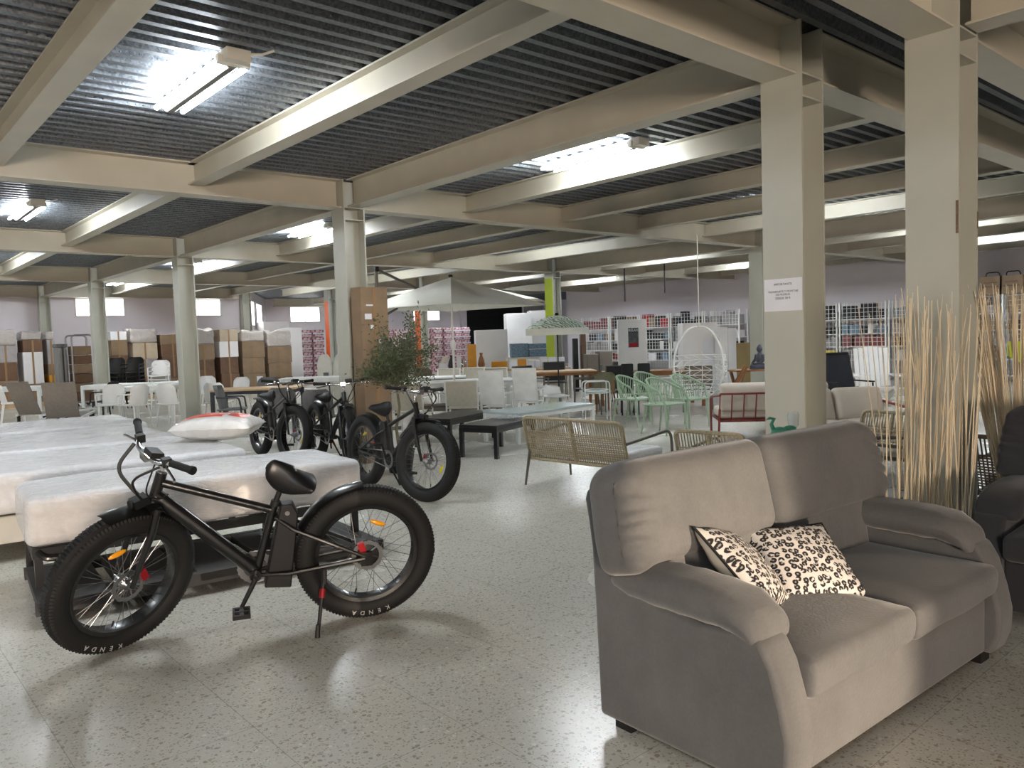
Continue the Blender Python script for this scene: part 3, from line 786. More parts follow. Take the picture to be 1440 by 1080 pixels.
    MB().grid(sd, 22, 18, False, True).build('saddle', C_('black_leatherette', (18, 18, 19), rough=0.35, bump=0.03, bscale=200), t, ang=70, M=Matrix.Translation((0.40, 0, 0.84)) @ Matrix.Rotation(math.radians(tilt), 4, 'Y') @ Matrix.Translation((-0.40, 0, -0.875)))
    MB().tube([(0.462, 0, 0.70), (0.425, 0, 0.79)], 0.0145, 10).box((0.42, 0, 0.80), (0.06, 0.04, 0.025)).tube([(0.462, 0, 0.69), (0.455, 0, 0.715)], 0.025, 12).build('seat_post', 'blackmatte', t)
    MB().tube([(0.46, -0.02, 0.825), (0.33, -0.03, 0.775)], 0.004, 6).tube([(0.46, 0.02, 0.825), (0.33, 0.03, 0.775)], 0.004, 6).build('saddle_rails', 'steel', t)
    bt = bevel(MB().prism([(0.535, 0.255), (0.40, 0.24), (0.35, 0.64), (0.375, 0.70), (0.435, 0.70), (0.455, 0.62)], -0.042, 0.042, 'y').build('battery', 'blackmatte', t), 0.008, 2)
    MB().lathe([(0.012, 0), (0.012, 0.004)], 14, Matrix.Translation((0.405, 0.044, 0.655)) @ Matrix.Rotation(-PI / 2, 4, 'X')).build('key_lock', 'steel', bt)
    RY = Matrix.Rotation(PI / 2, 4, 'X')
    cr = MB().lathe([(0.016, -0.085), (0.016, 0.085)], 12, Matrix.Translation((0.575, 0, 0.335)) @ RY)
    ca = math.radians(-62)
    cr.tube([(0.575, 0.085, 0.335), (0.575 + 0.165 * math.cos(ca), 0.095, 0.335 + 0.165 * math.sin(ca))], [0.014, 0.011], 8)
    cr.tube([(0.575, -0.085, 0.335), (0.575 - 0.165 * math.cos(ca), -0.095, 0.335 - 0.165 * math.sin(ca))], [0.014, 0.011], 8)
    ck = cr.build('crank', 'black', t)
    for sg in (1, -1):
        px_, pz = 0.575 + sg * 0.165 * math.cos(ca), 0.335 + sg * 0.165 * math.sin(ca)
        MB().box((px_, sg * 0.15, pz), (0.085, 0.012, 0.022)).box((px_, sg * 0.195, pz), (0.085, 0.012, 0.022)).box((px_, sg * 0.11, pz), (0.07, 0.012, 0.022)).box((px_ + 0.038, sg * 0.15, pz), (0.01, 0.09, 0.022)).box((px_ - 0.038, sg * 0.15, pz), (0.01, 0.09, 0.022)).box((px_, sg * 0.15, pz), (0.02, 0.1, 0.016)).build('pedal', 'blackmatte', ck, smooth=False)
    cg = MB()
    for k in range(44):
        a0, a1 = 2 * PI * k / 44, 2 * PI * (k + 1) / 44; ro = 0.088 + (0.003 if k % 2 else 0)
        vs = [(0.575 + r * math.cos(a), -0.062 + dy, 0.335 + r * math.sin(a)) for dy in (-0.002, 0.002) for (r, a) in ((0.06, a0), (ro, a0), (ro, a1), (0.06, a1))]
        cg.add(vs, [(0, 1, 2, 3), (7, 6, 5, 4), (1, 5, 6, 2), (0, 3, 7, 4)])
    cg.build('chainring', 'steel', t)
    MB().tube([(0.575, -0.062, 0.422), (0.0, -0.062, 0.395), (-0.035, -0.062, 0.36), (0.0, -0.062, 0.325), (0.575, -0.062, 0.25)], 0.005, 6).build('chain', 'steel', t)
    z1 = -0.19 * math.tan(-lean) if False else 0
    foot_y = 0.235
    fz = foot_y * math.tan(lean) 
    ks = MB().tube([(0.235, 0.09, 0.34), (0.24, 0.11, 0.27)], 0.016, 8).tube([(0.24, 0.105, 0.29), (0.29, foot_y, fz + 0.012)], [0.012, 0.009], 8).tube([(0.287, foot_y - 0.006, fz + 0.07), (0.292, foot_y + 0.004, fz + 0.004)], [0.011, 0.014], 8)
    k_ = ks.build('kickstand', 'blackmatte', t)
    MB().tube([(0.248, 0.124, 0.25), (0.256, 0.145, 0.21)], 0.0155, 8).build('red_band', 'red', k_)
    return t
r0, f0 = V((2.19, 3.80, 0)), V((1.0, 4.28, 0))
hd = (f0 - r0).normalized()
make_bike('black fat-tyre electric bicycle in front, side-on before the wrapped mattresses', r0, math.atan2(hd.y, hd.x), math.radians(9), math.radians(36))
def bike_at(label, fx, fy, ang, lean, steer, refl='yellow'):
    h = V((math.cos(ang), math.sin(ang), 0)); r = V((fx, fy, 0)) - h * 1.17
    return make_bike(label, r, ang, lean, steer, False, refl, spin=-1.9, tilt=-5)
bike_at('black fat-tyre bicycle facing right, beside the low black tables and olive tree', 4.21, 6.14, math.radians(-93), math.radians(3), math.radians(18))
bike_at('black fat-tyre bicycle in front of the column with the tall cardboard box', *gd(482, 9.4).xy, math.radians(-99), math.radians(3), math.radians(-12))
bike_at('black fat-tyre bicycle behind the pillow, furthest left of the rear three', *gd(404, 10.0).xy, math.radians(-94), math.radians(3), math.radians(10))
def face(dx, dy): return math.atan2(dx, -dy)          # turn so that the front (-y) looks along (dx, dy)
RIGHT2 = V((CR.x, CR.y)).normalized(); FWD2 = V((CF.x, CF.y)).normalized()
def fdir(r, f):                                        # turn whose front looks r to the right, f away, seen from the entrance
    d = RIGHT2 * r + FWD2 * f; return face(d.x, d.y)
# ---------------------------------------------------------------- sign on the near column
t = thing('paper_sign', 'white paper notice taped to the near column at head height', 'sign', (5.0215, 2.895, 1.738))
MB().box((-0.0008, 0, 0), (0.0012, 0.285, 0.222)).build('sheet', 'paper', t, smooth=False)
tx = MB(); MS = Matrix(((0, 0, -1, -0.002), (-1, 0, 0, 0), (0, 1, 0, 0), (0, 0, 0, 1)))
for st, z, s in (('IMPORTANTE', 0.072, 0.022), ('TRANSPORTE Y MONTAJE', 0.022, 0.0195), ('DE MUEBLES', 0.001, 0.0195), ('DESDE 30 €', -0.024, 0.022)):
    tx.text(st, s, MS @ Matrix.Translation((0, z, 0)), 0.0003)
tx.build('print', 'ink', t, smooth=False, merge=False)

# ---------------------------------------------------------------- willow sticks
def stick(p0, p1, bow, label, group, r=0.0044):
    p0, p1 = V(p0), V(p1); pts = []
    side = V((R.uniform(-1, 1), R.uniform(-1, 1), 0)) * bow
    for k in range(7):
        s = k / 6; pts.append(p0.lerp(p1, s) + side * math.sin(PI * s))
    o = MB().tube(pts, [r, r, r, r * 0.9, r * 0.8, r * 0.65, r * 0.45], 5).build('willow_stick', 'stick')
    tag(o, label, 'stick', group)
for i in range(60):
    px = R.uniform(1243, 1356)
    b = onX(px, 716, 4.76); b = V((4.76 + R.uniform(-0.03, 0.14), b.y + R.uniform(-0.01, 0.01), 0.006))
    tp = onX(px + R.gauss(-4, 28), R.uniform(402, 450) if i % 3 else R.uniform(410, 520), 4.76)
    stick(b, (b.x + R.uniform(-0.03, 0.06), max(tp.y, 1.56), tp.z), 0.012, 'long pale willow stick standing in the fan against the right-hand column', 'willow sticks before the right-hand column')
for i in range(80):
    b = V((5.48 + R.uniform(-0.05, 0.05), 1.585 + R.uniform(-0.02, 0.02), 0.006))
    tp = onX(R.uniform(1345, 1436), R.uniform(398, 432), 5.4)
    stick(b, (5.40 + R.uniform(-0.12, 0.12), tp.y, tp.z), 0.02, 'pale willow stick in the tied bunch spreading up behind the dark sofa', 'willow sticks in the tied bunch')

# ---------------------------------------------------------------- woven benches
def woven_seat(label, loc, rz, W, cat='bench', name='woven_bench', m='taupemetal', film=True, dense=22, group='woven rope seats'):
    t = thing(name, label, cat, loc, rz, group)
    def bk(x, z): return (x, 0.02 + (z - 0.27) * 0.24, z)
    h = W / 2
    MB().tube(bend([bk(-h, 0.27), bk(-h, 0.70), bk(h, 0.70), bk(h, 0.27)], 0.07, 6), 0.0165, 8, closed=True).tube([bk(0, 0.27), bk(0, 0.70)], 0.016, 8).build('back_frame', 'wicker', t)
    w = MB()
    for k in range(1, int(W / 0.028)):
        x = -h + k * W / int(W / 0.028)
        w.tube([bk(x, 0.28), bk(x, 0.69)], 0.006, 5)
    for k in range(12):
        z = 0.33 + k * 0.021
        w.tube([(p[0], p[1] + 0.006 * (1 if k % 2 else -1), p[2]) for p in [bk(-h + 0.02 + (W - 0.04) * q / 12, z) for q in range(13)]], 0.0065, 5)
    w.build('weave', 'wicker', t)
    f = MB().tube(bend([(-h, 0.0, 0.28), (-h, -0.62, 0.30), (h, -0.62, 0.30), (h, 0.0, 0.28)], 0.05), 0.014, 8, closed=True)
    f.build('seat_frame', m, t)
    for sx in (-1, 1):
        MB().tube([(sx * h, 0.03, 0.36), (sx * (h + 0.02), 0.09, 0.0)], [0.017, 0.012], 8).build('leg', m, t)
        MB().tube([(sx * h, -0.58, 0.30), (sx * (h + 0.02), -0.62, 0.0)], [0.017, 0.012], 8).build('leg', m, t)
        MB().tube(bend([bk(sx * (h + 0.01), 0.50), (sx * (h + 0.03), -0.62, 0.57), (sx * (h + 0.02), -0.66, 0.28)], 0.10, 6), 0.014, 8).build('armrest', m, t)
    s = MB().soft((W - 0.06, 0.58, 0.11), 0.045, 0.02, 2, None, Matrix.Translation((0, -0.30, 0.355))).build('seat_cushion', 'wrap' if film else 'cushion', t)
    return t
woven_seat('woven rope bench with its slatted back towards the camera, left of the grey sofa', (5.49, 5.36, 0), math.radians(94), 1.24)
woven_seat('woven rope armchair whose back just shows above the grey sofa', (5.40, 3.72, 0), math.radians(94), 0.62, 'chair', 'woven_armchair')
woven_seat('woven rope armchair with cream cushions, half behind the sticks', tuple(gd(1243, 7.2)), fdir(-0.9, -0.45), 0.66, 'chair', 'woven_armchair', film=False)
woven_seat('woven rope armchair with film-wrapped cushion just behind the willow sticks', tuple(gd(1290, 6.0)), fdir(-0.8, 0.3), 0.66, 'chair', 'woven_armchair')
wd = woven_seat('dark woven rope armchair behind the tied willow bunch at the right edge', (6.2, 1.75, 0), math.radians(80), 0.7, 'chair', 'woven_armchair')
for c in wd.children:
    if c.name.startswith(('weave', 'back_frame')): c.data.materials[0] = MT['wickerdark']

# ---------------------------------------------------------------- tables
def table(label, loc, rz, L, Wd, h, top, leg, lt=0.05, th=0.035, name='low_table', group=None, apron=True):
    t = thing(name, label, 'table', loc, rz, group)
    bevel(MB().box((0, 0, h - th / 2), (L, Wd, th)).build('table_top', top, t, smooth=False), 0.006, 2)
    if apron:
        a = MB()
        for s in (-1, 1): a.box((0, s * (Wd / 2 - lt / 2), h - th - 0.03), (L - 0.02, lt * 0.6, 0.06)).box((s * (L / 2 - lt / 2), 0, h - th - 0.03), (lt * 0.6, Wd - 0.02, 0.06))
        a.build('apron', leg, t, smooth=False)
    for sx in (-1, 1):
        for sy in (-1, 1): MB().box((sx * (L / 2 - lt / 2), sy * (Wd / 2 - lt / 2), (h - th) / 2), (lt, lt, h - th)).build('leg', leg, t, smooth=False)
    return t
C_('black_top', (34, 34, 35), rough=0.3)
a20 = math.radians(20)
table('low black coffee table nearest the woven bench', (6.68, 7.98, 0), a20, 1.05, 0.56, 0.42, 'black_top', 'black', 0.05, group='low black tables')
table('low black coffee table behind the front bicycle of the rear three', (6.98, 9.3, 0), a20, 1.25, 0.62, 0.42, 'black_top', 'black', 0.05, group='low black tables')
ga, gb_ = fl(756, 577, 0.45), fl(835, 567, 0.45)
gdir = (gb_ - ga).normalized(); gc = (ga + gb_) / 2 + V((-gdir.y, gdir.x, 0)) * 0.36 - gdir * 0.2
table('white framed glass coffee table just behind the woven bench', (gc.x, gc.y, 0), math.atan2(gdir.y, gdir.x), 1.7, 0.72, 0.45, 'glass', 'whitemetal', 0.05, name='glass_table')
o = MB().grid(lambda u, v: (-0.24 + 0.48 * u, -0.15 + 0.3 * v, 0.012 + 0.022 * noise.noise(V((u * 7, v * 7, 3))) + 0.012), 26, 18).build('plastic_sheet', 'film', ang=80)
o.location = (6.98, 8.10, 0.42); o.rotation_euler = (0, 0, 0.4); tag(o, 'crumpled clear plastic sheet on the nearer black coffee table', 'packaging')
p = dp(636, 545, 14.8)
table('long white dining table with the white parasol pole rising through it', (p.x, p.y, 0), fdir(0.15, -1), 2.3, 1.0, 0.75, 'white', 'whitemetal', 0.07, name='dining_table', group='dining tables')
bx = table('dark brown bench table below the long white dining table', tuple(gd(640, 13.7)), fdir(0.15, -1), 1.5, 0.5, 0.40, C_('dark_brown', (84, 72, 60), rough=0.6), 'taupemetal', 0.05, name='bench_table')
for px, d, lb, tp, lg in ((787, 17.6, 'wooden dining table with a woven apron, in front of the lime column', 'palewood', 'wood'), (603, 16.6, 'white dining table left of the parasol pole with dark chairs', 'white', 'blackmatte'), (360, 14.6, 'dark table with a pale wooden top behind the rear bicycles', 'palewood', 'charcoal'),
                      (18, 18.6, 'white dining table at the left edge before the cartons', 'white', 'whitemetal'), (190, 18.4, 'long white table between the two left columns', 'white', 'whitemetal'), (212, 17.0, 'white table with white chairs left of the second column', 'white', 'whitemetal'),
                      (708, 19.6, 'pale table of lamps and ochre boxes in the middle distance', 'palewood', 'offwhite'), (440, 18.5, 'white table in front of the rounded white boards', 'white', 'whitemetal'), (915, 16.4, 'brown wooden table carrying the white display board', 'wood', 'wood')):
    L = {190: 2.2, 708: 3.2, 915: 2.0, 212: 1.1}.get(px, 1.5)
    table(lb, tuple(gd(px, d)), fdir(0.06, -1), L, 0.85, 0.75, tp, lg, 0.06, name='dining_table', group='dining tables')

# ---------------------------------------------------------------- chairs
def shell_chair(name, label, m, loc, rz, arms=False, high=0.84, group=None, leg=None, w=0.44):
    t = thing(name, label, 'chair', loc, rz, group); leg = leg or m
    MB().soft((w, 0.44, 0.03), 0.014, 0, 2, lambda q: (q.x * (1 - 0.12 * max(0, q.y) / 0.22), q.y, q.z - 0.012 * math.cos(q.x * 6)), Matrix.Translation((0, 0, 0.45)), nm=5).build('seat', m, t)
    def bk(u, v):
        x = (u - 0.5) * w; z = 0.45 + v * (high - 0.45)
        x *= 1 - 0.35 * max(0, (v - 0.72) / 0.28) ** 2.2 - 0.06
        return V((x, 0.20 + 0.09 * v - 0.10 * (2 * (u - 0.5)) ** 2, z))
    mb = MB().grid(bk, 11, 12)
    mb.grid(lambda u, v: bk(u, v) + V((0, 0.016, 0)), 11, 12)
    mb.build('backrest', m, t, ang=60)
    for sx in (-1, 1):
        MB().tube([(sx * 0.17, -0.17, 0.44), (sx * 0.205, -0.205, 0)], [0.018, 0.012], 6).build('leg', leg, t)
        MB().tube([(sx * 0.16, 0.17, 0.44), (sx * 0.20, 0.245, 0)], [0.018, 0.012], 6).build('leg', leg, t)
        if arms:
            MB().tube(bend([(sx * 0.20, 0.22, 0.66), (sx * 0.25, -0.16, 0.65), (sx * 0.235, -0.19, 0.44)], 0.05), 0.016, 6).build('armrest', leg, t)
    return t
def sling_chair(name, label, m, frame, loc, rz, high=0.86, arms=True, group=None, w=0.5, tilt=0.22, cat='chair'):
    t = thing(name, label, cat, loc, rz, group)
    def B(x, z): return V((x, 0.22 + (z - 0.42) * tilt, z))
    h = w / 2
    MB().grid(lambda u, v: B((u - 0.5) * (w - 0.02), 0.46 + v * (high - 0.47)) + V((0, 0.02 * math.sin(PI * u), 0)), 7, 7).grid(lambda u, v: B((u - 0.5) * (w - 0.02), 0.46 + v * (high - 0.47)) + V((0, 0.012 + 0.02 * math.sin(PI * u), 0)), 7, 7).build('backrest', m, t)
    MB().box((0, 0, 0.425), (w - 0.02, 0.46, 0.016)).build('seat', m, t, smooth=False)
    f = MB()
    for sx in (-1, 1): f.tube([B(sx * h, 0.42), B(sx * h, high)], 0.014, 6)
    f.tube([B(-h, high), B(h, high)], 0.013, 6)
    f.build('back_frame', frame, t)
    for sx in (-1, 1):
        MB().tube([(sx * h, -0.22, 0.62 if arms else 0.42), (sx * (h + 0.01), -0.24, 0)], 0.014, 6).build('leg', frame, t)
        MB().tube([B(sx * h, 0.45), (sx * (h + 0.01), 0.28, 0)], 0.014, 6).build('leg', frame, t)
        if arms: MB().box((sx * h, 0.01, 0.635), (0.045, 0.50, 0.022)).build('armrest', frame, t, smooth=False)
    return t
W_ = 'white'; GP = 'white chairs of the left-hand tables'
for px, d, r, f, ar, lb in ((152, 15.8, 0.2, -1, True, 'white armchair with rounded back between the first and second left columns'), (184, 15.5, -0.8, 0.4, True, 'white armchair facing left beside the long white table'), (236, 15.6, 0.15, 1, False, 'white chair with its flat back to us, left of the second column'),
                     (303, 15.4, 0.1, 1, False, 'white chair right of the second column, back to us'), (12, 17.4, 0.7, 0.5, False, 'white chair at the left edge before the cartons'),
                     (330, 17.4, -0.3, -1, False, 'white chair behind the dark grey armchair'), (290, 18.8, 0.5, -0.8, False, 'white chair half hidden behind the second column')):
    shell_chair('dining_chair', lb, W_, tuple(gd(px, d)), fdir(r, f), ar, group=GP)
shell_chair('dining_chair', 'black armchair facing left beside the taupe loungers', 'blackmatte', tuple(gd(143, 16.9)), fdir(-1, 0.1), True, 0.86)
shell_chair('dining_chair', 'dark grey armchair seen side-on, right of the second column', 'greysling', tuple(gd(322, 13.6)), fdir(1, 0.15), True, 0.86, leg='charcoal')
for px, d, lb in ((398, 12.4, 'dark grey chair with its back to us behind the leftmost rear bicycle'), (448, 11.6, 'dark grey chair with its back to us left of the tall cardboard box'), (372, 16.3, 'dark grey chair at the pale-topped dark table, furthest behind the bicycles')):
    shell_chair('dining_chair', lb, 'greysling', tuple(gd(px, d)), fdir(0.1, 1 if d < 15 else -1), False, 0.86, group='dark grey chairs behind the bicycles', leg='charcoal', w=0.48)
for px, d, r, f, lb in ((649, 12.7, 0.05, 1, 'beige sling armchair with its back to us, right of the parasol pole'), (628, 17.6, 0, -1, 'beige sling chair behind the long white table, left of the parasol pole'), (664, 17.8, 0, -1, 'beige sling chair behind the long white table, next to the parasol pole'), (697, 17.2, 0.1, -1, 'beige sling chair at the right end of the long white table'), (576, 12.2, 0.2, 1, 'beige sling armchair just right of the olive trunk')):
    sling_chair('sling_chair', lb, 'beigesling', 'whitemetal', tuple(gd(px, d)), fdir(r, f), 0.86, group='beige sling chairs')
for px, d, lb in ((596, 18.5, 'dark brown chair beside the orange column, back to us'), (562, 18.5, 'dark brown chair half hidden by the olive crown')):
    shell_chair('dining_chair', lb, C_('dark_brown', (84, 72, 60)), tuple(gd(px, d)), fdir(0.1, 1), False, 0.88, leg='blackmatte', group='dark brown chairs')
for px, d, lb in ((696, 12.7, 'tall white sling chair, left one of the white pair behind the black tables'), (742, 13.3, 'tall white sling chair, right one of the white pair behind the black tables')):
    sling_chair('lounge_chair', lb, C_('white_sling', (224, 224, 220), rough=0.7), 'whitemetal', tuple(gd(px, d)), fdir(0.25, 1), 1.0, True, 'tall white sling chairs', 0.38, 0.24)
for px, d, r, f, lb in ((746, 16.6, 0.6, -0.8, 'black sling chair left of the wooden table'), (779, 18.7, 0, -1, 'black sling chair behind the wooden table'), (862, 17.3, -0.6, -0.6, 'black sling chair right of the wooden table'), (822, 16.2, -1, 0.1, 'black sling chair just behind the white bar cart'), (866, 15.0, -0.3, -1, 'black sling chair below the white display board')):
    sling_chair('sling_chair', lb, C_('black_sling', (28, 28, 30), rough=0.7), 'taupemetal', tuple(gd(px, d)), fdir(r, f), 0.9, True, 'black sling chairs', 0.52)
for px, lb in ((880, 'black folded chair, left of the two leaning below the display board'), (903, 'black folded chair, right of the two leaning below the display board')):
    sling_chair('folded_chair', lb, 'black_sling', 'blackmatte', tuple(gd(px, 14.9)), fdir(0.1, 1), 0.95, False, 'black folded chairs', 0.2, 0.1)
shell_chair('stool_chair', 'white low chair frame between the white lounge pair and the wooden table', W_, tuple(gd(776, 14.2)), fdir(0.4, -1), False, 0.62)
def rattan_chair(label, loc, rz):
    t = thing('spindle_chair', label, 'chair', loc, rz, 'sage green spindle armchairs'); m = 'greygreen'
    MB().soft((0.46, 0.46, 0.03), 0.014, 0, 2, None, Matrix.Translation((0, 0, 0.45)), nm=5).build('seat', m, t)
    def hoop(u): 
        a = PI * u; return V((-0.27 * math.cos(a), -0.10 + 0.36 * math.sin(a) ** 0.8, 0.66 + 0.17 * math.sin(a) ** 0.9))
    MB().tube([hoop(k / 24) for k in range(25)], 0.016, 6).build('top_rail', m, t)
    s = MB()
    for k in range(21):
        a = PI * (0.04 + 0.92 * k / 20); u = a / PI; tpt = hoop(u); b = V((-0.22 * math.cos(a), -0.05 + 0.25 * math.sin(a), 0.455))
        s.tube([b, (b + tpt) / 2 + V((0, 0.02, 0)), tpt], 0.0075, 5)
    s.build('spindles', m, t)
    for sx in (-1, 1):
        MB().tube([hoop(0 if sx < 0 else 1), (sx * 0.225, -0.20, 0.45), (sx * 0.235, -0.22, 0)], [0.015, 0.017, 0.014], 6).build('leg', m, t)
        MB().tube([(sx * 0.19, 0.19, 0.45), (sx * 0.215, 0.27, 0)], [0.018, 0.014], 6).build('leg', m, t)
    return t
for px, d, r, f, lb in ((888, 12.9, 0.75, -0.6, 'sage green spindle armchair, leftmost of the group'), (912, 13.8, 0.6, -0.8, 'sage green spindle armchair, hidden behind the front one'), (932, 11.8, 0.65, -0.75, 'sage green spindle armchair, the front one of the group'), (966, 12.6, 0.6, -0.8, 'sage green spindle armchair, rightmost of the group')):
    rattan_chair(lb, tuple(gd(px, d)), fdir(r, f))
sling_chair('sling_chair', 'brown perforated chair behind the rightmost green armchair', C_('brown_plastic', (128, 108, 94)), 'taupemetal', tuple(gd(980, 15.0)), fdir(-0.3, -1), 0.84, True)
shell_chair('dining_chair', 'olive green tub chair with wooden legs behind the green armchairs', C_('olive_plastic', (116, 112, 84)), tuple(gd(846, 14.8)), fdir(-0.4, -1), True, 0.8, leg='wood')

# wooden folding chair, its table and the statue
t = thing('slatted_chair', 'wooden slatted folding chair left of the statue table', 'chair', tuple(gd(1025, 14.6)), fdir(-0.9, 0.2))
s = MB()
for k in range(6): s.box((-0.2 + k * 0.08, 0.22, 0.62), (0.05, 0.018, 0.40), rx=-0.35)
s.build('back_slats', 'wood', t, smooth=False)
s = MB()
for k in range(6): s.box((0, -0.2 + k * 0.08, 0.43), (0.46, 0.06, 0.018))
s.build('seat_slats', 'wood', t, smooth=False)
for sx in (-1, 1):
    MB().beam((sx * 0.24, 0.30, 0.85), (sx * 0.24, -0.22, 0.01), 0.03, 0.04).build('leg', 'wood', t, smooth=False)
    MB().beam((sx * 0.20, -0.20, 0.43), (sx * 0.20, 0.24, 0.01), 0.03, 0.04).build('leg', 'wood', t, smooth=False)
t = thing('trestle_table', 'wooden cross-legged table with the dark seated statue on it', 'table', tuple(gd(1062, 15.2)), fdir(0.1, -1))
MB().box((0, 0, 0.74), (1.0, 0.6, 0.03)).build('table_top', 'wood', t, smooth=False)
for sx in (-1, 1):
    MB().beam((sx * 0.4, -0.25, 0.01), (sx * 0.4, 0.25, 0.725), 0.04, 0.06).build('leg', 'wood', t, smooth=False)
    MB().beam((sx * 0.36, 0.25, 0.01), (sx * 0.36, -0.25, 0.725), 0.04, 0.06).build('leg', 'wood', t, smooth=False)
p = gd(1068, 15.2)
t = thing('seated_statue', 'dark slate seated meditating figure on the wooden table', 'statue', (p.x, p.y, 0.756), fdir(-0.9, -0.4))
b = MB().ball((0, 0.0, 0.20), (0.085, 0.065, 0.13)).ball((0, 0, 0.315), (0.035, 0.035, 0.05)).ball((0, -0.005, 0.385), (0.055, 0.06, 0.07)).ball((0, 0, 0.445), (0.028, 0.028, 0.025))
for sx in (-1, 1):
    b.tube([(sx * 0.03, 0.02, 0.06), (sx * 0.17, -0.04, 0.055), (sx * 0.05, -0.15, 0.045), (-sx * 0.06, -0.13, 0.045)], [0.06, 0.055, 0.042, 0.03], 8)
    b.tube([(sx * 0.085, 0.0, 0.275), (sx * 0.125, 0.0, 0.18), (sx * 0.10, -0.09, 0.115), (sx * 0.02, -0.13, 0.10)], [0.034, 0.03, 0.025, 0.02], 8)
    b.ball((sx * 0.056, 0, 0.385), (0.01, 0.018, 0.03), 8)
b.ball((0, -0.066, 0.38), (0.01, 0.012, 0.016), 8).lathe([(0.19, 0), (0.19, 0.02), (0.17, 0.03)], 20)
b.build('figure', 'statue', t)

# ---------------------------------------------------------------- red metal sofa
def metal_sofa(label, loc, rz, W):
    t = thing('metal_sofa', label, 'sofa', loc, rz, 'red metal sofas with cream cushions'); h = W / 2; m = 'redmetal'
    def B(x, z): return V((x, 0.05 + (z - 0.2) * 0.35, z))
    f = MB().tube([B(-h, 0.62), B(h, 0.62)], 0.016, 6).tube([B(-h, 0.22), B(h, 0.22)], 0.014, 6)
    n = int(W / 0.16)
    for k in range(n + 1): f.tube([B(-h + W * k / n, 0.22), B(-h + W * k / n, 0.62)], 0.010, 5)
    f.build('back_frame', m, t)
    MB().box((0, -0.33, 0.23), (W, 0.7, 0.03)).build('seat_frame', m, t, smooth=False)
    for sx in (-1, 1):
        MB().tube(bend([B(sx * h, 0.6), (sx * (h + 0.03), -0.6, 0.52), (sx * (h + 0.02), -0.68, 0.0)], 0.08), 0.018, 6).build('leg', m, t)
        MB().tube([B(sx * h, 0.4), (sx * (h + 0.02), 0.12, 0)], 0.018, 6).build('leg', m, t)
        c = sx * W / 4
        MB().soft((W / 2 - 0.02, 0.66, 0.14), 0.05, 0.02, 2, None, Matrix.Translation((c, -0.33, 0.32))).build('seat_cushion', 'cushion', t)
        MB().soft((W / 2 - 0.02, 0.15, 0.42), 0.06, 0.03, 1, None, Matrix.Translation((c, 0.03, 0.56)) @ Matrix.Rotation(-0.32, 4, 'X')).build('back_cushion', 'cushion', t)
    return t
metal_sofa('red metal sofa with cream cushions seen from behind, left of the near column', tuple(gd(1085, 11.2)), fdir(0.12, 1), 1.5)
metal_sofa('red metal sofa with cream cushions facing us, right of the near column', tuple(gd(1172, 9.6)), fdir(0.15, -1), 1.3)
table('grey low table with dark legs between the grey sofa and the willow sticks', tuple(gd(1212, 5.15)), fdir(0.5, -1), 0.6, 0.4, 0.40, C_('greytop', (150, 150, 148)), 'charcoal', 0.04)

# adirondack chair and black draped chair
t = thing('adirondack_chair', 'white slatted garden chair behind the cream cushions', 'chair', tuple(gd(1230, 15.0)), fdir(-0.25, -1))
s = MB()
for k in range(7): s.box((-0.27 + k * 0.09, 0.30, 0.72), (0.08 , 0.02, 0.82 - 0.02 * abs(k - 3)), rx=-0.35)
s.build('back_slats', 'white', t, smooth=False)
s = MB()
for k in range(6): s.box((0, -0.32 + k * 0.1, 0.36 - k * 0.02), (0.56, 0.08, 0.02))
s.build('seat_slats', 'white', t, smooth=False)
for sx in (-1, 1):
    MB().box((sx * 0.36, -0.05, 0.57), (0.13, 0.72, 0.025)).build('armrest', 'white', t, smooth=False)
    MB().box((sx * 0.32, -0.34, 0.28), (0.03, 0.10, 0.56)).build('leg', 'white', t, smooth=False)
    MB().beam((sx * 0.30, -0.2, 0.33), (sx * 0.30, 0.5, 0.03), 0.03, 0.10).build('leg', 'white', t, smooth=False)
sling_chair('lounge_chair', 'black padded high-back chair left of the white slatted garden chair', 'navy', 'blackmatte', tuple(gd(1190, 12.6)), fdir(0.2, -1), 1.08, True, None, 0.62, 0.3)
# ---------------------------------------------------------------- loungers at the left
def lounger(label, loc, rz):
    t = thing('sun_lounger', label, 'sun lounger', loc, rz, 'taupe sling loungers')
    f = MB()
    for sx in (-1, 1): f.box((sx * 0.31, -0.55, 0.31), (0.035, 1.4, 0.04))
    f.box((0, -1.23, 0.31), (0.6, 0.035, 0.04)); f.build('frame', 'white', t, smooth=False)
    MB().box((0, -0.55, 0.325), (0.585, 1.3, 0.012)).build('seat_sling', 'taupe', t, smooth=False)
    MB().beam((0, 0.12, 0.33), (0, 0.40, 0.98), 0.54, 0.02, up=V((0, 1, 0))).build('back_sling', 'taupe', t, smooth=False)
    for sx in (-1, 1):
        for y in (-1.1, 0.1): MB().box((sx * 0.31, y, 0.15), (0.035, 0.05, 0.30)).build('leg', 'blackmatte', t, smooth=False)
    return t
lounger('taupe sling lounger with raised back, left of the pair behind the mattresses', tuple(gd(43, 15.6)), fdir(0.25, 1))
lounger('taupe sling lounger with raised back, right of the pair behind the mattresses', tuple(gd(84, 14.6)), fdir(-0.35, 1))

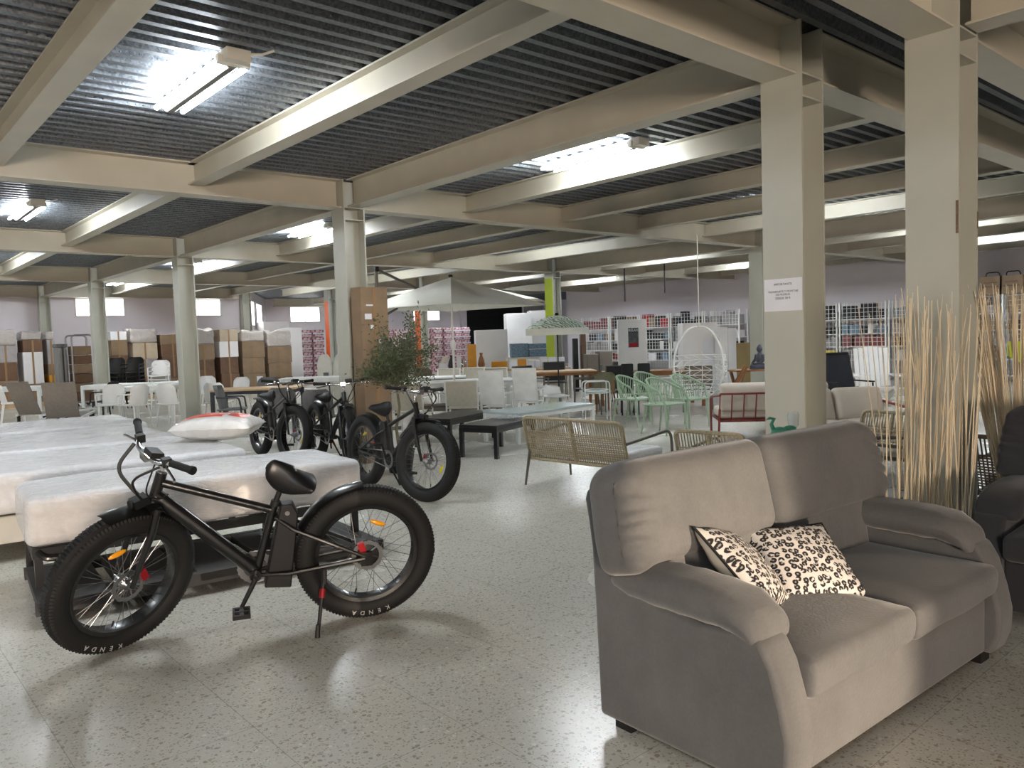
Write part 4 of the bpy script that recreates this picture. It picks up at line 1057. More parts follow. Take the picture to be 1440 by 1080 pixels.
# ---------------------------------------------------------------- bar cart
t = thing('bar_cart', 'white tubular bar cart with a round glass shelf', 'cart', tuple(gd(836, 13.9)), fdir(0.1, -1))
f = MB()
for sy in (-0.13, 0.13): f.tube(bend([(-0.22, sy, 0), (-0.22, sy, 0.70), (0.22, sy, 0.70), (0.22, sy, 0)], 0.07, 5), 0.012, 6)
f.tube([(-0.22, -0.13, 0.1), (-0.22, 0.13, 0.1)], 0.01, 6).tube([(0.22, -0.13, 0.1), (0.22, 0.13, 0.1)], 0.01, 6)
f.build('frame', 'whitemetal', t)
MB().lathe([(0.21, 0.50), (0.215, 0.515), (0.21, 0.53)], 24).build('shelf', 'glass', t)
f = MB()
for z in (0.495, 0.55): f.tube([(0.215 * math.cos(2 * PI * k / 24), 0.2 * math.sin(2 * PI * k / 24), z) for k in range(24)], 0.008, 5, closed=True)
f.build('rail', 'whitemetal', t)

# ---------------------------------------------------------------- olive tree, tall box, ornament
p = gd(557, 11.6)
t = thing('olive_tree', 'small olive tree with a slender trunk beside the tall cardboard box', 'tree', tuple(gd(556, 9.1)))
MB().lathe([(0.13, 0), (0.17, 0.24), (0.18, 0.26), (0.16, 0.26), (0.15, 0.23)], 20).build('pot', 'blackmatte', t)
tr = MB().tube([(0, 0, 0.2), (-0.03, 0.01, 0.5), (0.02, 0.0, 0.75), (-0.01, 0, 1.0)], [0.022, 0.019, 0.017, 0.014], 7)
tips = []
for k in range(46):
    a = k * 2.4; el = R.uniform(-0.1, 1.3)
    L = R.uniform(0.22, 0.46) * (1.5 if el > 0.9 else 1)
    d = V((math.cos(a) * math.cos(el), math.sin(a) * math.cos(el), math.sin(el)))
    b0_ = V((R.uniform(-.03, .03), 0, R.uniform(0.95, 1.2))); e_ = b0_ + d * L + V((0, 0, 0.12))
    tr.tube([b0_, b0_.lerp(e_, 0.5) + V((0, 0, -0.03)), e_], [0.008, 0.005, 0.003], 5); tips.append((b0_, e_))
sd_ = V((CR.x, CR.y, 0)) * 0.42 + V((0, 0, 1.40)); tr.tube([(0, 0, 0.9), V((CR.x, CR.y, 0)) * 0.24 + V((0, 0, 1.1)), sd_], [0.008, 0.006, 0.003], 5); tips += [(sd_ - V((CR.x, CR.y, 0.5)) * 0.2, sd_)] * 2
tr.build('trunk', 'bark', t)
lf = MB()
for b0_, e_ in tips:
    for k in range(90):
        c = b0_.lerp(e_, R.uniform(0.3, 1.05)) + V((R.gauss(0, .05), R.gauss(0, .05), R.gauss(0, .05)))
        d = V((R.gauss(0, 1), R.gauss(0, 1), R.gauss(0.4, 0.7))).normalized(); s = d.orthogonal().normalized()
        s = (Matrix.Rotation(R.uniform(0, 6.3), 4, d) @ s); n_ = d.cross(s) * 0.004
        l, w = R.uniform(0.035, 0.06), R.uniform(0.007, 0.011)
        lf.add([c, c + d * l * 0.5 + s * w + n_, c + d * l, c + d * l * 0.5 - s * w + n_], [(0, 1, 2, 3)])
lf.build('foliage', 'leaf', t, smooth=False, merge=False)
t = thing('cardboard_box', 'tall narrow cardboard box standing against the column behind the bicycles', 'box', (5.24, 8.70, 0), math.radians(3))
bx = MB().box((0, 0, 1.10), (0.40, 0.22, 2.19)); bx.build('carton', 'card', t, smooth=False); bevel(t.children[0], 0.006, 2)
MB().box((0, -0.112, 1.10), (0.05, 0.003, 2.17)).build('tape', 'tape', t, smooth=False)
lbm = MB().box((-0.10, -0.112, 1.83), (0.10, 0.002, 0.07)).box((-0.04, -0.112, 1.70), (0.06, 0.002, 0.05)).box((0.06, -0.112, 1.52), (0.03, 0.002, 0.05)).box((0.1, -0.112, 0.62), (0.07, 0.002, 0.05)).box((-0.06, -0.112, 1.97), (0.13, 0.002, 0.02))
lbm.build('shipping_label', 'paper', t, smooth=False)
table('slim side table hidden behind the grey sofa, holding the teal ornament', tuple(gd(1104, 4.55)), 0.3, 0.34, 0.30, 0.86, 'white', 'whitemetal', 0.03, name='side_table')
p = gd(1094, 4.5)
t = thing('bird_ornament', 'small teal glazed bird ornament peeping over the sofa back', 'ornament', (p.x, p.y, 0.862), fdir(-1, 0))
MB().ball((0, 0, 0.045), (0.032, 0.05, 0.04)).tube([(0, -0.03, 0.06), (0, -0.045, 0.10), (0, -0.03, 0.13), (0, -0.055, 0.135), (0, -0.075, 0.125)], [0.014, 0.011, 0.013, 0.009, 0.002], 8).ball((0, 0.06, 0.07), (0.012, 0.04, 0.02)).lathe([(0.028, 0), (0.02, 0.01)], 12).build('body', 'teal', t)
p = gd(1114, 4.55)
o = MB().lathe([(0.018, 0), (0.02, 0.004), (0.005, 0.012), (0.005, 0.05), (0.03, 0.085), (0.034, 0.14), (0.03, 0.16)], 16, caps=False).build('wine_glass', C_('clear_glass', (225, 235, 235), rough=0.05, alpha=0.45, coat=1.0)); o.location = (p.x, p.y, 0.862)
tag(o, 'clear glass vase beside the teal ornament behind the sofa', 'vase')

# ---------------------------------------------------------------- parasols
def canopy(half, drop, n, rot, val=0.0, sag=0.04, pw=1.05):
    mb = MB(); N = 4 if n == 4 else n
    def fn(u, v, off=0.0):
        a = 2 * PI * u + rot; k = (a - rot) / (2 * PI / N); f = k - math.floor(k); rad = math.cos(PI / N) / math.cos((f - 0.5) * 2 * PI / N)
        r = half * rad * v
        return (r * math.cos(a), r * math.sin(a), -drop * v ** pw - sag * math.sin(PI * v) * (1 - abs(2 * f - 1)) + off)
    mb.grid(fn, 48, 12, cu=True).grid(lambda u, v: fn(u, v, -0.006), 48, 12, cu=True)
    if val: mb.grid(lambda u, v: (lambda q: (q[0] * (1 + 0.01 * v), q[1] * (1 + 0.01 * v), q[2] - val * v))(fn(u, 1.0)), 48, 3, cu=True)
    return mb
def parasol(label, base, zt, half, drop, n, rot, m, pole, pr, val=0.0, pw=1.05, sag=0.04):
    t = thing('parasol', label, 'parasol', base, 0)
    c = canopy(half, drop, n, rot, val, sag, pw).build('canopy', m, t, ang=20); c.location = (0, 0, zt)
    MB().tube([(0, 0, 0.02), (0, 0, zt + 0.02)], pr, 10).build('pole', pole, t)
    MB().lathe([(0.02, 0), (0.045, 0.02), (0.03, 0.05)], 12, Matrix.Translation((0, 0, zt))).build('finial', 'blackmatte', t)
    rb = MB()
    for k in range(n):
        a = rot + 2 * PI * k / n
        rb.tube([(0.03 * math.cos(a), 0.03 * math.sin(a), zt - 0.02), (half * math.cos(a), half * math.sin(a), zt - drop - 0.015)], 0.009, 5)
        rb.tube([(0.03 * math.cos(a), 0.03 * math.sin(a), zt - drop - 0.1), (half * 0.5 * math.cos(a), half * 0.5 * math.sin(a), zt - drop * 0.5 - 0.03)], 0.008, 5)
    rb.build('ribs', 'blackmatte' if pole == 'blackmatte' else 'whitemetal', t)
    MB().lathe([(0.24, 0), (0.24, 0.05), (0.05, 0.08), (0.05, 0.3)], 18).build('base', 'greyplastic', t)
    return t
p = gd(637, 14.8)
pz = 1.5 + (478 - 390) / FPX * 14.8
t = parasol('large white square parasol whose pole stands through the white dining table', tuple(p), pz, 1.78, 0.56, 4, math.radians(-41 + 4), 'canvas', 'whitemetal', 0.022)
MB().lathe([(0.03, 1.33), (0.05, 1.36), (0.05, 1.46), (0.03, 1.5)], 12).build('crank', 'whitemetal', t)
p = gd(784, 15.6)
MT['leafprint'] = None
def leafprint():
    k = NT('leaf_print'); co = k.coord((1, 1, 1))
    w_ = k.n('ShaderNodeTexWave', i_Scale=5.0, i_Distortion=9.0, i_Detail=2.0); w_.inputs['Detail Scale'].default_value = 1.6; k.l(co, w_.inputs[0])
    k.l(k.ramp(w_.outputs[0], [(0.25, rgb(214, 224, 208)), (0.45, rgb(150, 176, 148)), (0.6, rgb(224, 226, 214)), (0.8, rgb(120, 142, 128))]).outputs[0], k.b.inputs['Base Color']); k.b.inputs['Roughness'].default_value = 0.85
    return k.m
MT['leafprint'] = leafprint()
t = parasol('leaf-patterned parasol with a cream valance in front of the lime column', tuple(p), 1.92, 0.62, 0.25, 8, 0.2, 'leafprint', 'blackmatte', 0.014, pw=1.9, sag=0.01)
v_ = MB().grid(lambda u, v: (0.622 * math.cos(2 * PI * u), 0.622 * math.sin(2 * PI * u), 1.67 - 0.13 * v), 40, 3, cu=True).build('valance', 'canvas', t)
# cantilever parasol: mast, boom and half-hidden canopy
t = thing('cantilever_parasol', 'cantilever parasol with a dark angled mast beside the box column', 'parasol', tuple(gd(533, 13.6)))
mz = 1.5 + (481 - 378) / FPX * 13.6
p0 = gd(533, 13.6); hb_ = dp(598, 411, 17.0) - p0; cn = dp(668, 402, 19.2) - p0
MB().tube([(0, 0, 0.05), (0, 0, mz)], 0.032, 10).build('mast', 'taupemetal', t)
MB().tube([(0, 0, mz), tuple(hb_)], 0.026, 8).tube([tuple(hb_), (cn.x, cn.y, cn.z)], 0.02, 8).tube([(0, 0, 1.9), tuple(V((0, 0, 1.9)).lerp(V(hb_), 0.35))], 0.022, 8).build('boom', C_('dark_taupe_metal', (62, 58, 54), rough=0.5), t)
MB().box((0, 0, mz), (0.07, 0.07, 0.09)).build('joint', 'blackmatte', t, smooth=False)
c = canopy(1.75, 0.42, 8, 0.3).build('canopy', 'canvas', t, ang=20); c.location = (cn.x, cn.y, cn.z + 0.02)
MB().box((0, 0, 0.03), (0.5, 0.5, 0.06)).build('base', 'greyplastic', t, smooth=False)

# ---------------------------------------------------------------- hanging egg chair
p = gd(983, 13.8)
t = thing('hanging_egg_chair', 'white hanging egg chair of open netting beside the tall white carton', 'chair', (p.x, p.y, 0), fdir(-0.35, -1))
fr = MB()
def egg(th, ph): # th: 0 bottom .. pi top; ph: around, opening at the front
    z = 0.98 - 0.62 * math.cos(th); r = 0.46 * math.sin(th) ** 0.85 * (1 - 0.12 * math.cos(th) * -1)
    return V((r * math.sin(ph), r * math.cos(ph), z))
for k in range(9):
    ph = -2.0 + 4.0 * k / 8
    fr.tube([egg(0.08 + (1.75 if abs(k - 4) < 3 else 2.9) * q / 14, ph) for q in range(15)], 0.008 if 0 < k < 8 else 0.018, 6)
fr.build('frame', 'whitemetal', t)
nt = MB()
for j in range(11):
    th = 0.25 + 0.15 * j; nt.tube([egg(th, -2.0 + 4.0 * q / 20) for q in range(21)], 0.010, 5)
for k in range(10):
    ph = -1.8 + 0.4 * k
    nt.tube([egg(0.25 + 0.15 * q, ph + (0.2 if q % 2 else -0.2)) for q in range(11)], 0.009, 5)
nt.build('netting', 'whitemetal', t)
MB().tube([(0, 0, 1.58), (0, 0, kz(2.98))], 0.009, 6).ball((0, 0, 1.62), (0.03, 0.03, 0.05), 8).build('rope', 'offwhite', t)
MB().tube([egg(2.95, 0), (0, 0, 1.6)], 0.016, 6).tube([egg(2.9, 2.0), (0, 0, 1.6)], 0.014, 6).tube([egg(2.9, -2.0), (0, 0, 1.6)], 0.014, 6).build('hanger', 'whitemetal', t)

# display board with a printed picture
p = gd(889, 16.4)
t = thing('display_board', 'white rounded upright board with a dark picture label, on the brown table', 'board', (p.x, p.y, 0.752), fdir(0.15, -1))
bevel(MB().box((0, 0, 0.53), (0.62, 0.05, 1.06)).build('panel', 'white', t, smooth=False), 0.02, 3)
MB().box((0.02, -0.0265, 0.68), (0.22, 0.003, 0.40)).build('picture', C_('picture_dark', (70, 72, 76), var=0.6, scale=14), t, smooth=False)
MB().box((0.02, -0.0285, 0.53), (0.18, 0.002, 0.08)).build('picture_band', 'red', t, smooth=False)
MB().text('RELAX', 0.07, Matrix.Translation((0.02, -0.029, 0.83)) @ Matrix.Rotation(PI / 2, 4, 'X'), 0.001).build('lettering', 'paper', t, smooth=False)
# ---------------------------------------------------------------- cartons on pallets along the back wall
def carton(name, label, cat, m, loc, d, rz=0.0, group=None, tape=True, lab=False):
    t = thing(name, label, cat, loc, rz, group)
    o = MB().box((0, 0, d[2] / 2), d).build('carton', m, t, smooth=False); bevel(o, 0.01, 1)
    if tape: MB().box((0, -d[1] / 2 - 0.0015, d[2] / 2), (0.05, 0.002, d[2])).build('tape', 'tape', t, smooth=False)
    if lab: MB().box((d[0] * 0.22, -d[1] / 2 - 0.002, d[2] * 0.55), (d[0] * 0.28, 0.002, d[2] * 0.45)).build('paper_label', 'paper', t, smooth=False)
    return t
MT['mixfilm'] = wrapmat('wrapped_goods', (178, 170, 164), 0.3, 0.9, 6)
C_('grey_carton', (150, 146, 146), var=0.1); C_('brown_wrap', (96, 70, 52), var=0.2)
YP = 26.0
stacks = [  # pixel left, pixel right, [(pixel top, material), ...] from the floor up
    (-14, 26, [(536, 'card'), (510, 'card2'), (486, 'grey_carton'), (467, 'mixfilm')]),
    (28, 62, [(540, 'card'), (495, 'whitecard'), (478, 'card2'), (466, 'mixfilm')]),
    (63, 80, [(527, 'gold'), (512, 'card'), (478, 'grey_carton'), (467, 'mixfilm')]),
    (152, 182, [(532, 'card'), (500, 'card2'), (478, 'card'), (466, 'whitecard')]),
    (182, 224, [(530, 'card2'), (505, 'grey_carton'), (482, 'card3'), (463, 'mixfilm')]),
    (224, 262, [(530, 'card'), (500, 'brown_wrap'), (484, 'card2'), (470, 'card')]),
    (270, 304, [(520, 'card2'), (506, 'brown_wrap'), (484, 'card'), (462, 'mixfilm')]),
    (306, 338, [(525, 'card2'), (502, 'brown_wrap'), (480, 'whitecard'), (463, 'card3')]),
    (338, 374, [(525, 'card'), (503, 'card'), (480, 'card'), (465, 'mixfilm')]),
    (374, 412, [(530, 'card2'), (510, 'card'), (487, 'card'), (465, 'mixfilm')])]
names = {'card': 'brown cardboard carton', 'card2': 'dark brown cardboard carton', 'card3': 'pale cardboard carton', 'whitecard': 'white carton', 'grey_carton': 'grey carton', 'mixfilm': 'film-wrapped pack', 'gold': 'ochre carton', 'brown_wrap': 'brown wrapped pack'}
where = ['at the left edge', 'second from the left edge', 'beside the grey cages', 'behind the first column', 'behind the black chairs', 'left of the second column', 'right of the second column', 'with the white carton', 'before the slanted wall', 'rightmost of the row']
lev = ['bottom', 'second from the floor', 'third from the floor', 'topmost']
for i, (a, b, ls) in enumerate(stacks):
    yy = YP
    pa, pb = onY(a, 480, yy), onY(b, 480, yy); xc, wd_ = (pa.x + pb.x) / 2, pb.x - pa.x - 0.10
    t = thing('pallet', 'wooden pallet under the carton stack %s' % where[i], 'pallet', (xc, yy + 0.45, 0), 0, 'pallets along the back wall')
    MB().box((0, 0, 0.115), (wd_, 0.9, 0.03)).box((0, -0.4, 0.05), (wd_, 0.09, 0.1)).box((0, 0.4, 0.05), (wd_, 0.09, 0.1)).box((0, 0, 0.05), (wd_, 0.09, 0.1)).build('deck_boards', 'palewood', t, smooth=False)
    z = 0.131
    for k, (py, m) in enumerate(ls):
        z1 = onY((a + b) / 2, py, yy).z
        if m == 'mixfilm':
            h = z1 - z
            fn = lambda q, s=i: (q.x + 0.03 * noise.noise(V((q.y * 5, q.z * 6, s))), q.y + 0.03 * noise.noise(V((q.x * 5, q.z * 6, s + 7))), q.z + 0.10 * noise.noise(V((q.x * 4, q.y * 4, s + 3))) * (1 if q.z > 0 else 0))
            o = MB().soft((wd_, 0.86, h), min(0.05, h * 0.4), 0, 2, fn, None, nm=8).build('wrapped_pack', 'mixfilm'); o.location = (xc, yy + 0.45, z + h / 2)
            tag(o, '%s %s, on the stack %s' % (names[m], lev[k], where[i]), 'pack', 'packs on the pallet row')
        else:
            carton('cardboard_carton', '%s %s, in the stack %s' % (names[m], lev[k], where[i]), 'carton', m, (xc + R.uniform(-.02, .02), yy + 0.45, z), (wd_ - R.uniform(0, 0.06), 0.86, z1 - z - 0.003), 0, 'cartons on the pallet row', lab=(m == 'card' and k == 0))
        z = z1
# grey wheeled cages and a roll trolley loaded with cartons
for i, (a, b, lb) in enumerate(((80, 90, 'grey plastic-covered cage beside the roll trolley, left one'), (88, 96, 'grey plastic-covered cage beside the roll trolley, right one'))):
    pa, pb = onY(a, 480, 24.6), onY(b, 480, 24.6); z1 = onY(90, 482, 24.6).z
    t = thing('rubbish_bin', lb, 'bin', ((pa.x + pb.x) / 2, 25.0, 0), 0, 'grey bins by the trolley'); w_ = pb.x - pa.x - 0.05
    MB().soft((w_, 0.6, z1 - 0.25), 0.04, 0, 2, lambda q: (q.x * (1 + 0.06 * q.z), q.y * (1 + 0.06 * q.z), q.z), Matrix.Translation((0, 0, 0.12 + (z1 - 0.25) / 2))).build('body', 'greyplastic', t)
    MB().soft((w_ + 0.03, 0.64, 0.1), 0.03, 0, 2, None, Matrix.Translation((0, 0, z1 - 0.08))).build('lid', 'greysling', t)
    MB().tube([(-w_ / 2, -0.2, 0.1), (w_ / 2, -0.2, 0.1)], 0.1, 12).build('wheel', 'blackmatte', t)
pa, pb = onY(101, 480, 24.3), onY(131, 480, 24.3); z1 = onY(115, 471, 24.3).z; xc = (pa.x + pb.x) / 2; hw = (pb.x - pa.x) / 2
t = thing('roll_trolley', 'grey tubular roll trolley stacked with brown cartons, left of the first column', 'trolley', (xc, 24.7, 0))
MB().tube(bend([(-hw, -0.35, 0.1), (-hw, -0.35, z1), (hw, -0.35, z1), (hw, -0.35, 0.1)], 0.12, 6), 0.025, 8).tube(bend([(-hw, 0.35, 0.1), (-hw, 0.35, z1), (hw, 0.35, z1), (hw, 0.35, 0.1)], 0.12, 6), 0.025, 8).build('frame', 'steel', t)
MB().box((0, 0, 0.13), (hw * 2, 0.7, 0.05)).build('deck', 'steel', t, smooth=False)
for sx in (-1, 1):
    for sy in (-1, 1): MB().lathe([(0.05, -0.02), (0.05, 0.02)], 12, Matrix.Translation((sx * (hw - .06), sy * 0.3, 0.052)) @ Matrix.Rotation(PI / 2, 4, 'X')).build('caster', 'blackmatte', t)
z = 0.157
for k in range(6):
    h = (z1 - 0.45) / 6
    carton('cardboard_carton', 'flat brown carton on the roll trolley, %s of six' % ['lowest', 'second up', 'third up', 'fourth up', 'fifth up', 'topmost'][k], 'carton', 'card' if k % 2 else 'card2', (xc, 24.7, z), (hw * 1.7, 0.6, h - 0.012), 0, 'cartons on the roll trolley', tape=False); z += h
# stacks of plastic chairs
def stack(px, d, n, m, lb, grp, rz, ph=None):
    p = gd(px, d); base = None
    for k in range(n):
        l = '%s, %s' % (lb, 'bottom' if k == 0 else 'topmost' if k == n - 1 else ['', 'second', 'third', 'fourth', 'fifth', 'sixth', 'seventh', 'eighth'][k] + ' from the floor')
        if base is None: base = shell_chair('stacking_chair', l, m, (p.x, p.y, 0), rz, True, 0.84, grp, None, 0.48); o = base
        else: o = dup(base, (p.x, p.y, 0.10 * k), rz, l)
for px, lb in ((157, 'black stacked plastic armchair, left stack'), (184, 'black stacked plastic armchair, right stack')):
    stack(px, 20.5, 6, 'blackmatte', lb, 'black stacked armchairs by the first column', fdir(0, -1))
stack(222, 20.4, 5, 'white', 'white stacked plastic armchair left of the second column', 'white stacked armchairs', fdir(0.2, -1))

# ---------------------------------------------------------------- purple packs stacked against the far wall
def packmat():
    k = NT('purple_pack'); b = k.b; co = k.coord((1, 1, 1))
    v = k.n('ShaderNodeTexVoronoi', i_Scale=9.0); k.l(co, v.inputs[0])
    k.l(k.ramp(v.outputs['Distance'], [(0.1, rgb(92, 44, 60)), (0.35, rgb(156, 86, 100)), (0.6, rgb(214, 184, 190))]).outputs[0], b.inputs['Base Color'])
    b.inputs['Roughness'].default_value = 0.3; b.inputs['Coat Weight'].default_value = 0.6
    return k.m
MT['pack'] = packmat()
pk = MB().soft((0.50, 0.42, 0.30), 0.05, 0, 2).build('printed_pack', 'pack'); nP = 0
bnd = MB().box((0, -0.213, 0), (0.5, 0.004, 0.05)).build('white_band', 'paper', pk, smooth=False)
tag(pk, 'shiny purple printed pack in the tall wall of packs before the far windows', 'pack', 'purple packs in the far stacks')
def packrow(a, b, n, y, skip=0):
    global nP
    pa, pb = onY(a, 480, y), onY(b, 480, y)
    cols_ = int((pb.x - pa.x) / 0.56)
    for c in range(cols_):
        for r_ in range(skip, n):
            o = pk if nP == 0 else dup(pk, (0, 0, 0))
            o.location = (pa.x + 0.28 + c * 0.56 + (0.05 if (c % 3) else 0), y, 0.15 + r_ * 0.302); nP += 1
packrow(398, 466, 7, 29.6); packrow(520, 592, 7, 31.6); packrow(606, 668, 7, 30.6)
for i, (a, b, py, lb) in enumerate(((366, 402, 453, 'white printed carton on top of the far stack below the slanted wall'), (386, 406, 462, 'small white printed carton in front of the purple packs'))):
    pa, pb = onY(a, 480, 28.9), onY(b, 480, 28.9); z1 = onY(a, py, 28.9).z
    carton('printed_carton', lb, 'carton', 'whitecard', ((pa.x + pb.x) / 2, 28.9 + (0 if i == 0 else -0.8), 0), (pb.x - pa.x, 0.7, z1), 0, None, tape=False, lab=False)
# rounded white boards standing behind the bicycles
for px, lb in ((455, 'white rounded headboard standing beyond the column, left one'), (477, 'white rounded headboard standing beyond the column, right one')):
    p = gd(px, 19.6); z1 = dp(px, 498, 19.6).z
    out = [(-0.185, 0), (0.185, 0), (0.185, z1 * 0.75), (0.14, z1 * 0.93), (0.07, z1), (-0.07, z1), (-0.14, z1 * 0.93), (-0.185, z1 * 0.75)]
    t = thing('headboard', lb, 'headboard', tuple(p), fdir(0, -1), 'white rounded headboards')
    bevel(MB().prism(out, -0.03, 0.03, 'y').build('panel', 'offwhite', t, smooth=False), 0.01, 2)
    MB().box((0.03, -0.032, z1 * 0.6), (0.13, 0.003, 0.1)).build('label', 'greysling', t, smooth=False)

# ---------------------------------------------------------------- goods in the middle distance
def blk(name, lb, cat, m, px0, px1, py0, py1, d, z0=0.0, dep=0.5, grp=None, turn=0.1, tape=False, lab=False):
    p = gd((px0 + px1) / 2, d); wd_ = (px1 - px0) * d / FPX; top = dp((px0 + px1) / 2, py0, d).z
    return carton(name, lb, cat, m, (p.x, p.y, z0), (wd_, dep, top - z0), fdir(turn, -1), grp, tape, lab)
blk('wrapped_pallet', 'white wrapped pallet load, the lower one left of the patterned parasol', 'pallet load', 'whitecard', 668, 712, 464, 520, 23.5, 0, 0.9)
blk('wrapped_pallet', 'white wrapped pallet load, the tall one behind the lower white load', 'pallet load', 'whitecard', 711, 746, 441, 520, 26.0, 0, 0.9)
blk('printed_carton', 'white printed carton stack left of the lime column', 'carton', 'whitecard', 744, 772, 437, 520, 27.0, 0, 0.7, lab=True)
for k in range(3): blk('canvas_frame', 'white canvas standing on the far table, %s of three' % ['left one', 'middle one', 'right one'][k], 'canvas', 'paper', 758 + 12 * k, 769 + 12 * k, 502, 520, 19.6, 0.752, 0.03, 'white canvases')
C_('blue_print', (104, 128, 146), var=0.5, scale=30)
for k in range(4): blk('patterned_cushion', 'blue patterned cushion pack left of the lime column, %s' % ['left of the lower two', 'right of the lower two', 'left of the upper two', 'right of the upper two'][k], 'cushion', 'blue_print', 717 + 26 * (k % 2), 742 + 26 * (k % 2), 491 - 8 * (k // 2), 502, 22.7, 0.96 + 0.225 * (k // 2), 0.4, 'blue patterned packs')
table('pale shelf table carrying the blue patterned packs', tuple(gd(744, 22.7)), fdir(0.1, -1), 1.3, 0.6, 0.958, 'offwhite', 'whitemetal', 0.05, name='shelf_table')
for (a, b, y0, d, m, lb, nm) in ((657, 669, 484, 19.5, 'gold', 'tall ochre tower box on the lamp table', 'ochre_box'), (690, 712, 508, 19.5, 'gold', 'wide ochre box on the lamp table', 'ochre_box'), (727, 739, 505, 19.6, 'gold', 'ochre and black sunflower picture box on the lamp table', 'picture_box'), (742, 750, 506, 19.6, 'paper', 'white picture card left of the canvases, first', 'picture_card'), (751, 757, 506, 19.6, 'paper', 'white picture card left of the canvases, second', 'picture_card'), (641, 647, 500, 19.4, 'whitecard', 'white narrow box beside the ochre tower', 'white_box'), (616, 628, 511, 18.9, 'whitecard', 'small white box below the table lamp', 'white_box')):
    blk(nm, lb, 'box', m, a, b, y0, 520, d, 0.752 if d > 19 else 0.0, 0.16)
p = gd(625, 19.6)
t = thing('table_lamp', 'small table lamp with a pale shade on the lamp table', 'lamp', (p.x, p.y, 0.752))
MB().lathe([(0.06, 0), (0.07, 0.02), (0.02, 0.05), (0.015, 0.22)], 14).build('base', 'chrome', t); MB().lathe([(0.10, 0.20), (0.065, 0.36)], 18).build('shade', 'cushion', t)
for px, lb, m, h in ((634, 'black vase beside the table lamp', 'blackmatte', 0.38), (651, 'silver vase right of the black vase', 'chrome', 0.30), (676, 'brown wooden figure stand right of the ochre tower', 'wood', 0.42)):
    p = gd(px, 19.5 if px < 640 or px > 660 else 19.85); o = MB().lathe([(0.05, 0), (0.09, h * 0.3), (0.07, h * 0.6), (0.03, h * 0.85), (0.045, h)], 16).build('vase', m); o.location = (p.x, p.y, 0.752); tag(o, lb, 'vase')
blk('planter', 'taupe planter box, left of the two behind the black sling chairs', 'planter', C_('taupe_box', (112, 104, 94)), 822, 838, 498, 520, 20.6, 0, 0.5, 'taupe planters')
blk('planter', 'taupe planter box, right of the two behind the black sling chairs', 'planter', 'taupe_box', 839, 858, 494, 520, 20.8, 0, 0.5, 'taupe planters')
blk('tall_carton', 'tall white carton with printing behind the hanging egg chair', 'carton', 'whitecard', 956, 1006, 454, 520, 18.6, 0, 0.4, lab=True)
blk('tall_carton', 'narrow white carton standing right of the tall white carton', 'carton', 'whitecard', 1008, 1020, 460, 520, 18.2, 0, 0.3)
blk('tall_carton', 'narrow white carton with a dark top, next to the brown panel', 'carton', 'whitecard', 1020, 1032, 461, 520, 18.4, 0, 0.3)
blk('particle_board', 'brown board panel standing by the statue table', 'panel', C_('kraft', (150, 128, 84)), 1033, 1055, 482, 560, 18.6, 0, 0.06)
blk('rug_roll', 'brown upright rolled rug right of the lime column', 'rug', 'brown_wrap', 816, 823, 470, 520, 21.5, 0, 0.2)
blk('rug_roll', 'dark upright rolled rug right of the lime column', 'rug', 'blackmatte', 805, 812, 476, 520, 21.5, 0, 0.2)

# ---------------------------------------------------------------- wire shelving along the right-hand wall
XR = 22.55; C_('dullred', (122, 62, 64), var=0.3)
gtypes = [('red_tin', 'small red goods', 'red'), ('dark_box', 'dark boxed goods', 'blackmatte'), ('white_box', 'white boxed goods', 'whitecard'), ('brown_carton', 'small brown carton', 'card'), ('grey_box', 'grey boxed goods', 'grey_carton'), ('red_box', 'dull red goods', 'dullred'), ('yellow_box', 'yellow boxed goods', 'yellow'), ('blue_box', 'blue boxed goods', 'blue_print')]
proto = {}
def good(kind, loc, d, shelfname):
    nm, lb, m = gtypes[kind]
    if kind not in proto:
        o = MB().box((0, 0, 0.5), (1, 1, 1)).build(nm, m, smooth=False); proto[kind] = o
    else:
        o = proto[kind].copy(); COL.objects.link(o)
    o.location = loc; o.scale = d
    tag(o, '%s on the wire shelving %s' % (lb, shelfname), 'goods', '%s on the shelving %s' % (lb, shelfname))
secs = [(21.4, 20.0, 'right of the lime column'), (19.95, 18.6, 'left of the white display board'), (18.55, 17.2, 'behind the white display board'), (17.15, 15.8, 'left of the tall white carton'), (15.75, 14.4, 'behind the tall white carton'), (13.9, 12.55, 'behind the near column'), (12.5, 11.15, 'left of the white garden chair'), (11.1, 9.75, 'behind the white garden chair'), (9.7, 8.35, 'behind the right-hand column'), (8.3, 6.95, 'right of the right-hand column'), (6.9, 5.55, 'at the right edge')]
pal = [[5, 0, 4, 3], [0, 0, 1, 2], [0, 2, 1, 1], [1, 4, 3, 4], [2, 4, 1], [1, 3, 4], [1, 6, 4, 1], [1, 4, 5, 7], [4, 2, 3], [3, 3, 1], [3, 3, 3]]
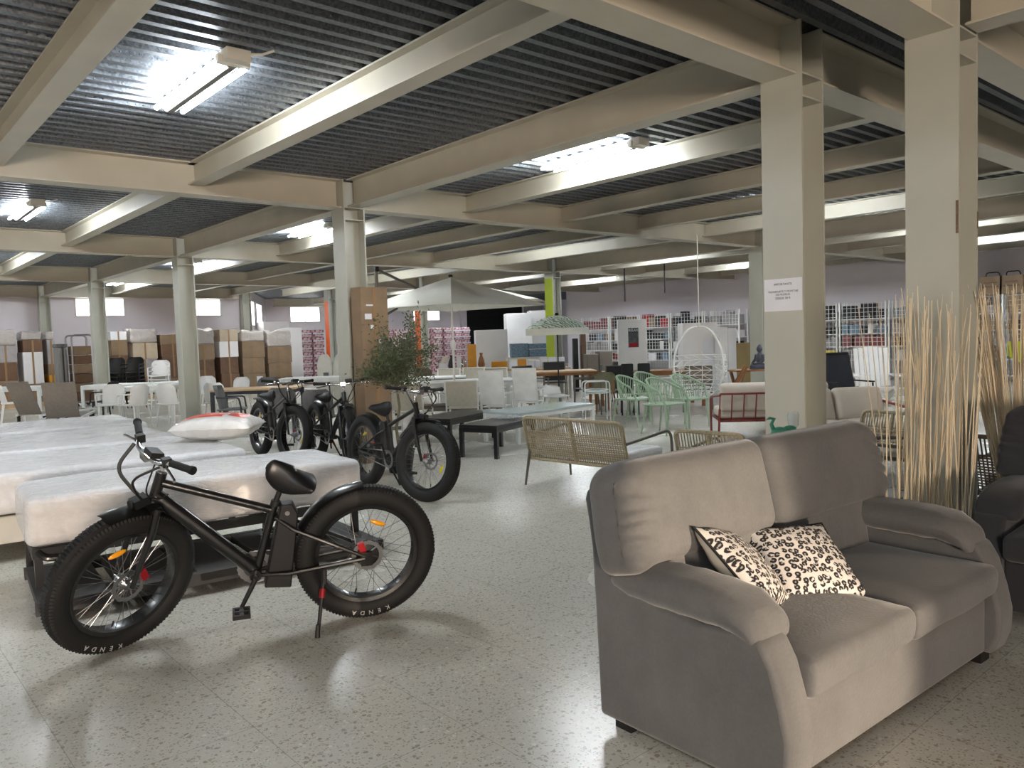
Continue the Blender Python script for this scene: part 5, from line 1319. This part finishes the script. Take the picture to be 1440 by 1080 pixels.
for i, (y0, y1, nm) in enumerate(secs):
    L = y0 - y1; t = thing('wire_rack', 'white wire rack of goods %s' % nm, 'shelving', (XR, (y0 + y1) / 2, 0), math.radians(-90), 'wire racks along the right wall')
    for sx in (-1, 1):
        for sy in (-0.24, 0.24): MB().box((sx * (L / 2 - 0.02), sy, 1.1), (0.04, 0.04, 2.2)).build('post', 'whitemetal', t, smooth=False)
    zs = [0.15, 0.55, 0.93, 1.3, 1.72]
    for z in zs: MB().box((0, 0, z), (L - 0.06, 0.46, 0.025)).build('shelf', 'whitemetal', t, smooth=False)
    g = MB()
    for k in range(1, 11): g.box((-L / 2 + L * k / 11, -0.265, 1.25), (0.009, 0.009, 1.85))
    for k in range(16): g.box((0, -0.258, 0.35 + 0.12 * k), (L - 0.02, 0.009, 0.009))
    g.build('wire_panel', 'whitemetal', t, smooth=False)
    rr = random.Random(i + 3)
    for j, z in enumerate(zs):
        if j < 1: continue
        y = y1 + 0.07
        while y < y0 - 0.25:
            w_ = rr.choice((0.16, 0.22, 0.3, 0.36)); h = rr.uniform(0.18, 0.33) if j < 4 else rr.uniform(0.2, 0.5)
            if y + w_ > y0 - 0.06: w_ = y0 - 0.06 - y
            kd = pal[i][j % len(pal[i])] if rr.random() < 0.75 else rr.choice((1, 2, 3, 4, 7))
            good(kd, (XR + rr.uniform(-0.06, 0.02), y + w_ / 2, z + 0.013), (0.34, w_ - 0.02, h), nm); y += w_ + rr.choice((0.0, 0.02, 0.08))
# cartons hung with handles above the rack at the right edge, yellow price card
for k, (px, lb) in enumerate(((1396, 'brown handled carton on top of the rack at the right edge, left one'), (1425, 'brown handled carton on top of the rack at the right edge, right one'))):
    q = onX(px, 394, XR); t = thing('handled_carton', lb, 'carton', (XR, q.y, 2.201), math.radians(-90), 'handled cartons')
    MB().box((0, 0, 0.23), (0.5, 0.3, 0.46)).build('carton', 'card', t, smooth=False)
    MB().tube(bend([(-0.16, 0, 0.46), (-0.14, 0, 0.56), (0.14, 0, 0.56), (0.16, 0, 0.46)], 0.06), 0.014, 6).build('handle', 'blackmatte', t)
    MB().box((0, -0.152, 0.3), (0.3, 0.003, 0.03)).box((0, -0.152, 0.2), (0.36, 0.003, 0.03)).build('printing', 'brown_wrap', t, smooth=False)
p = gd(1431, 8.4)
t = thing('price_card', 'yellow price card on a thin stand at the right edge', 'sign', tuple(p), fdir(-0.2, -1))
zc = dp(1431, 497, 8.4).z
MB().prism([(-0.10, zc - 0.02), (0.14, zc - 0.17), (0.14, zc + 0.13), (-0.10, zc + 0.13)], -0.002, 0.002, 'y').build('card', 'lime', t, smooth=False)
MB().tube([(0.02, 0.008, 0.01), (0.02, 0.008, zc + 0.1)], 0.006, 6).lathe([(0.12, 0), (0.12, 0.012)], 16).build('stand', 'blackmatte', t)
for px, py, d, lb in ((879, 424, 22.0, 'thin black rod hanging over the shelving, left one'), (935, 412, 21.0, 'thin black rod hanging over the shelving, right one')):
    q = dp(px, py, d); o = MB().tube([(0, 0, 0), (0, 0, ZT - q.z)], 0.02, 6).build('hanging_rod', 'blackmatte'); o.location = q; tag(o, lb, 'rod')
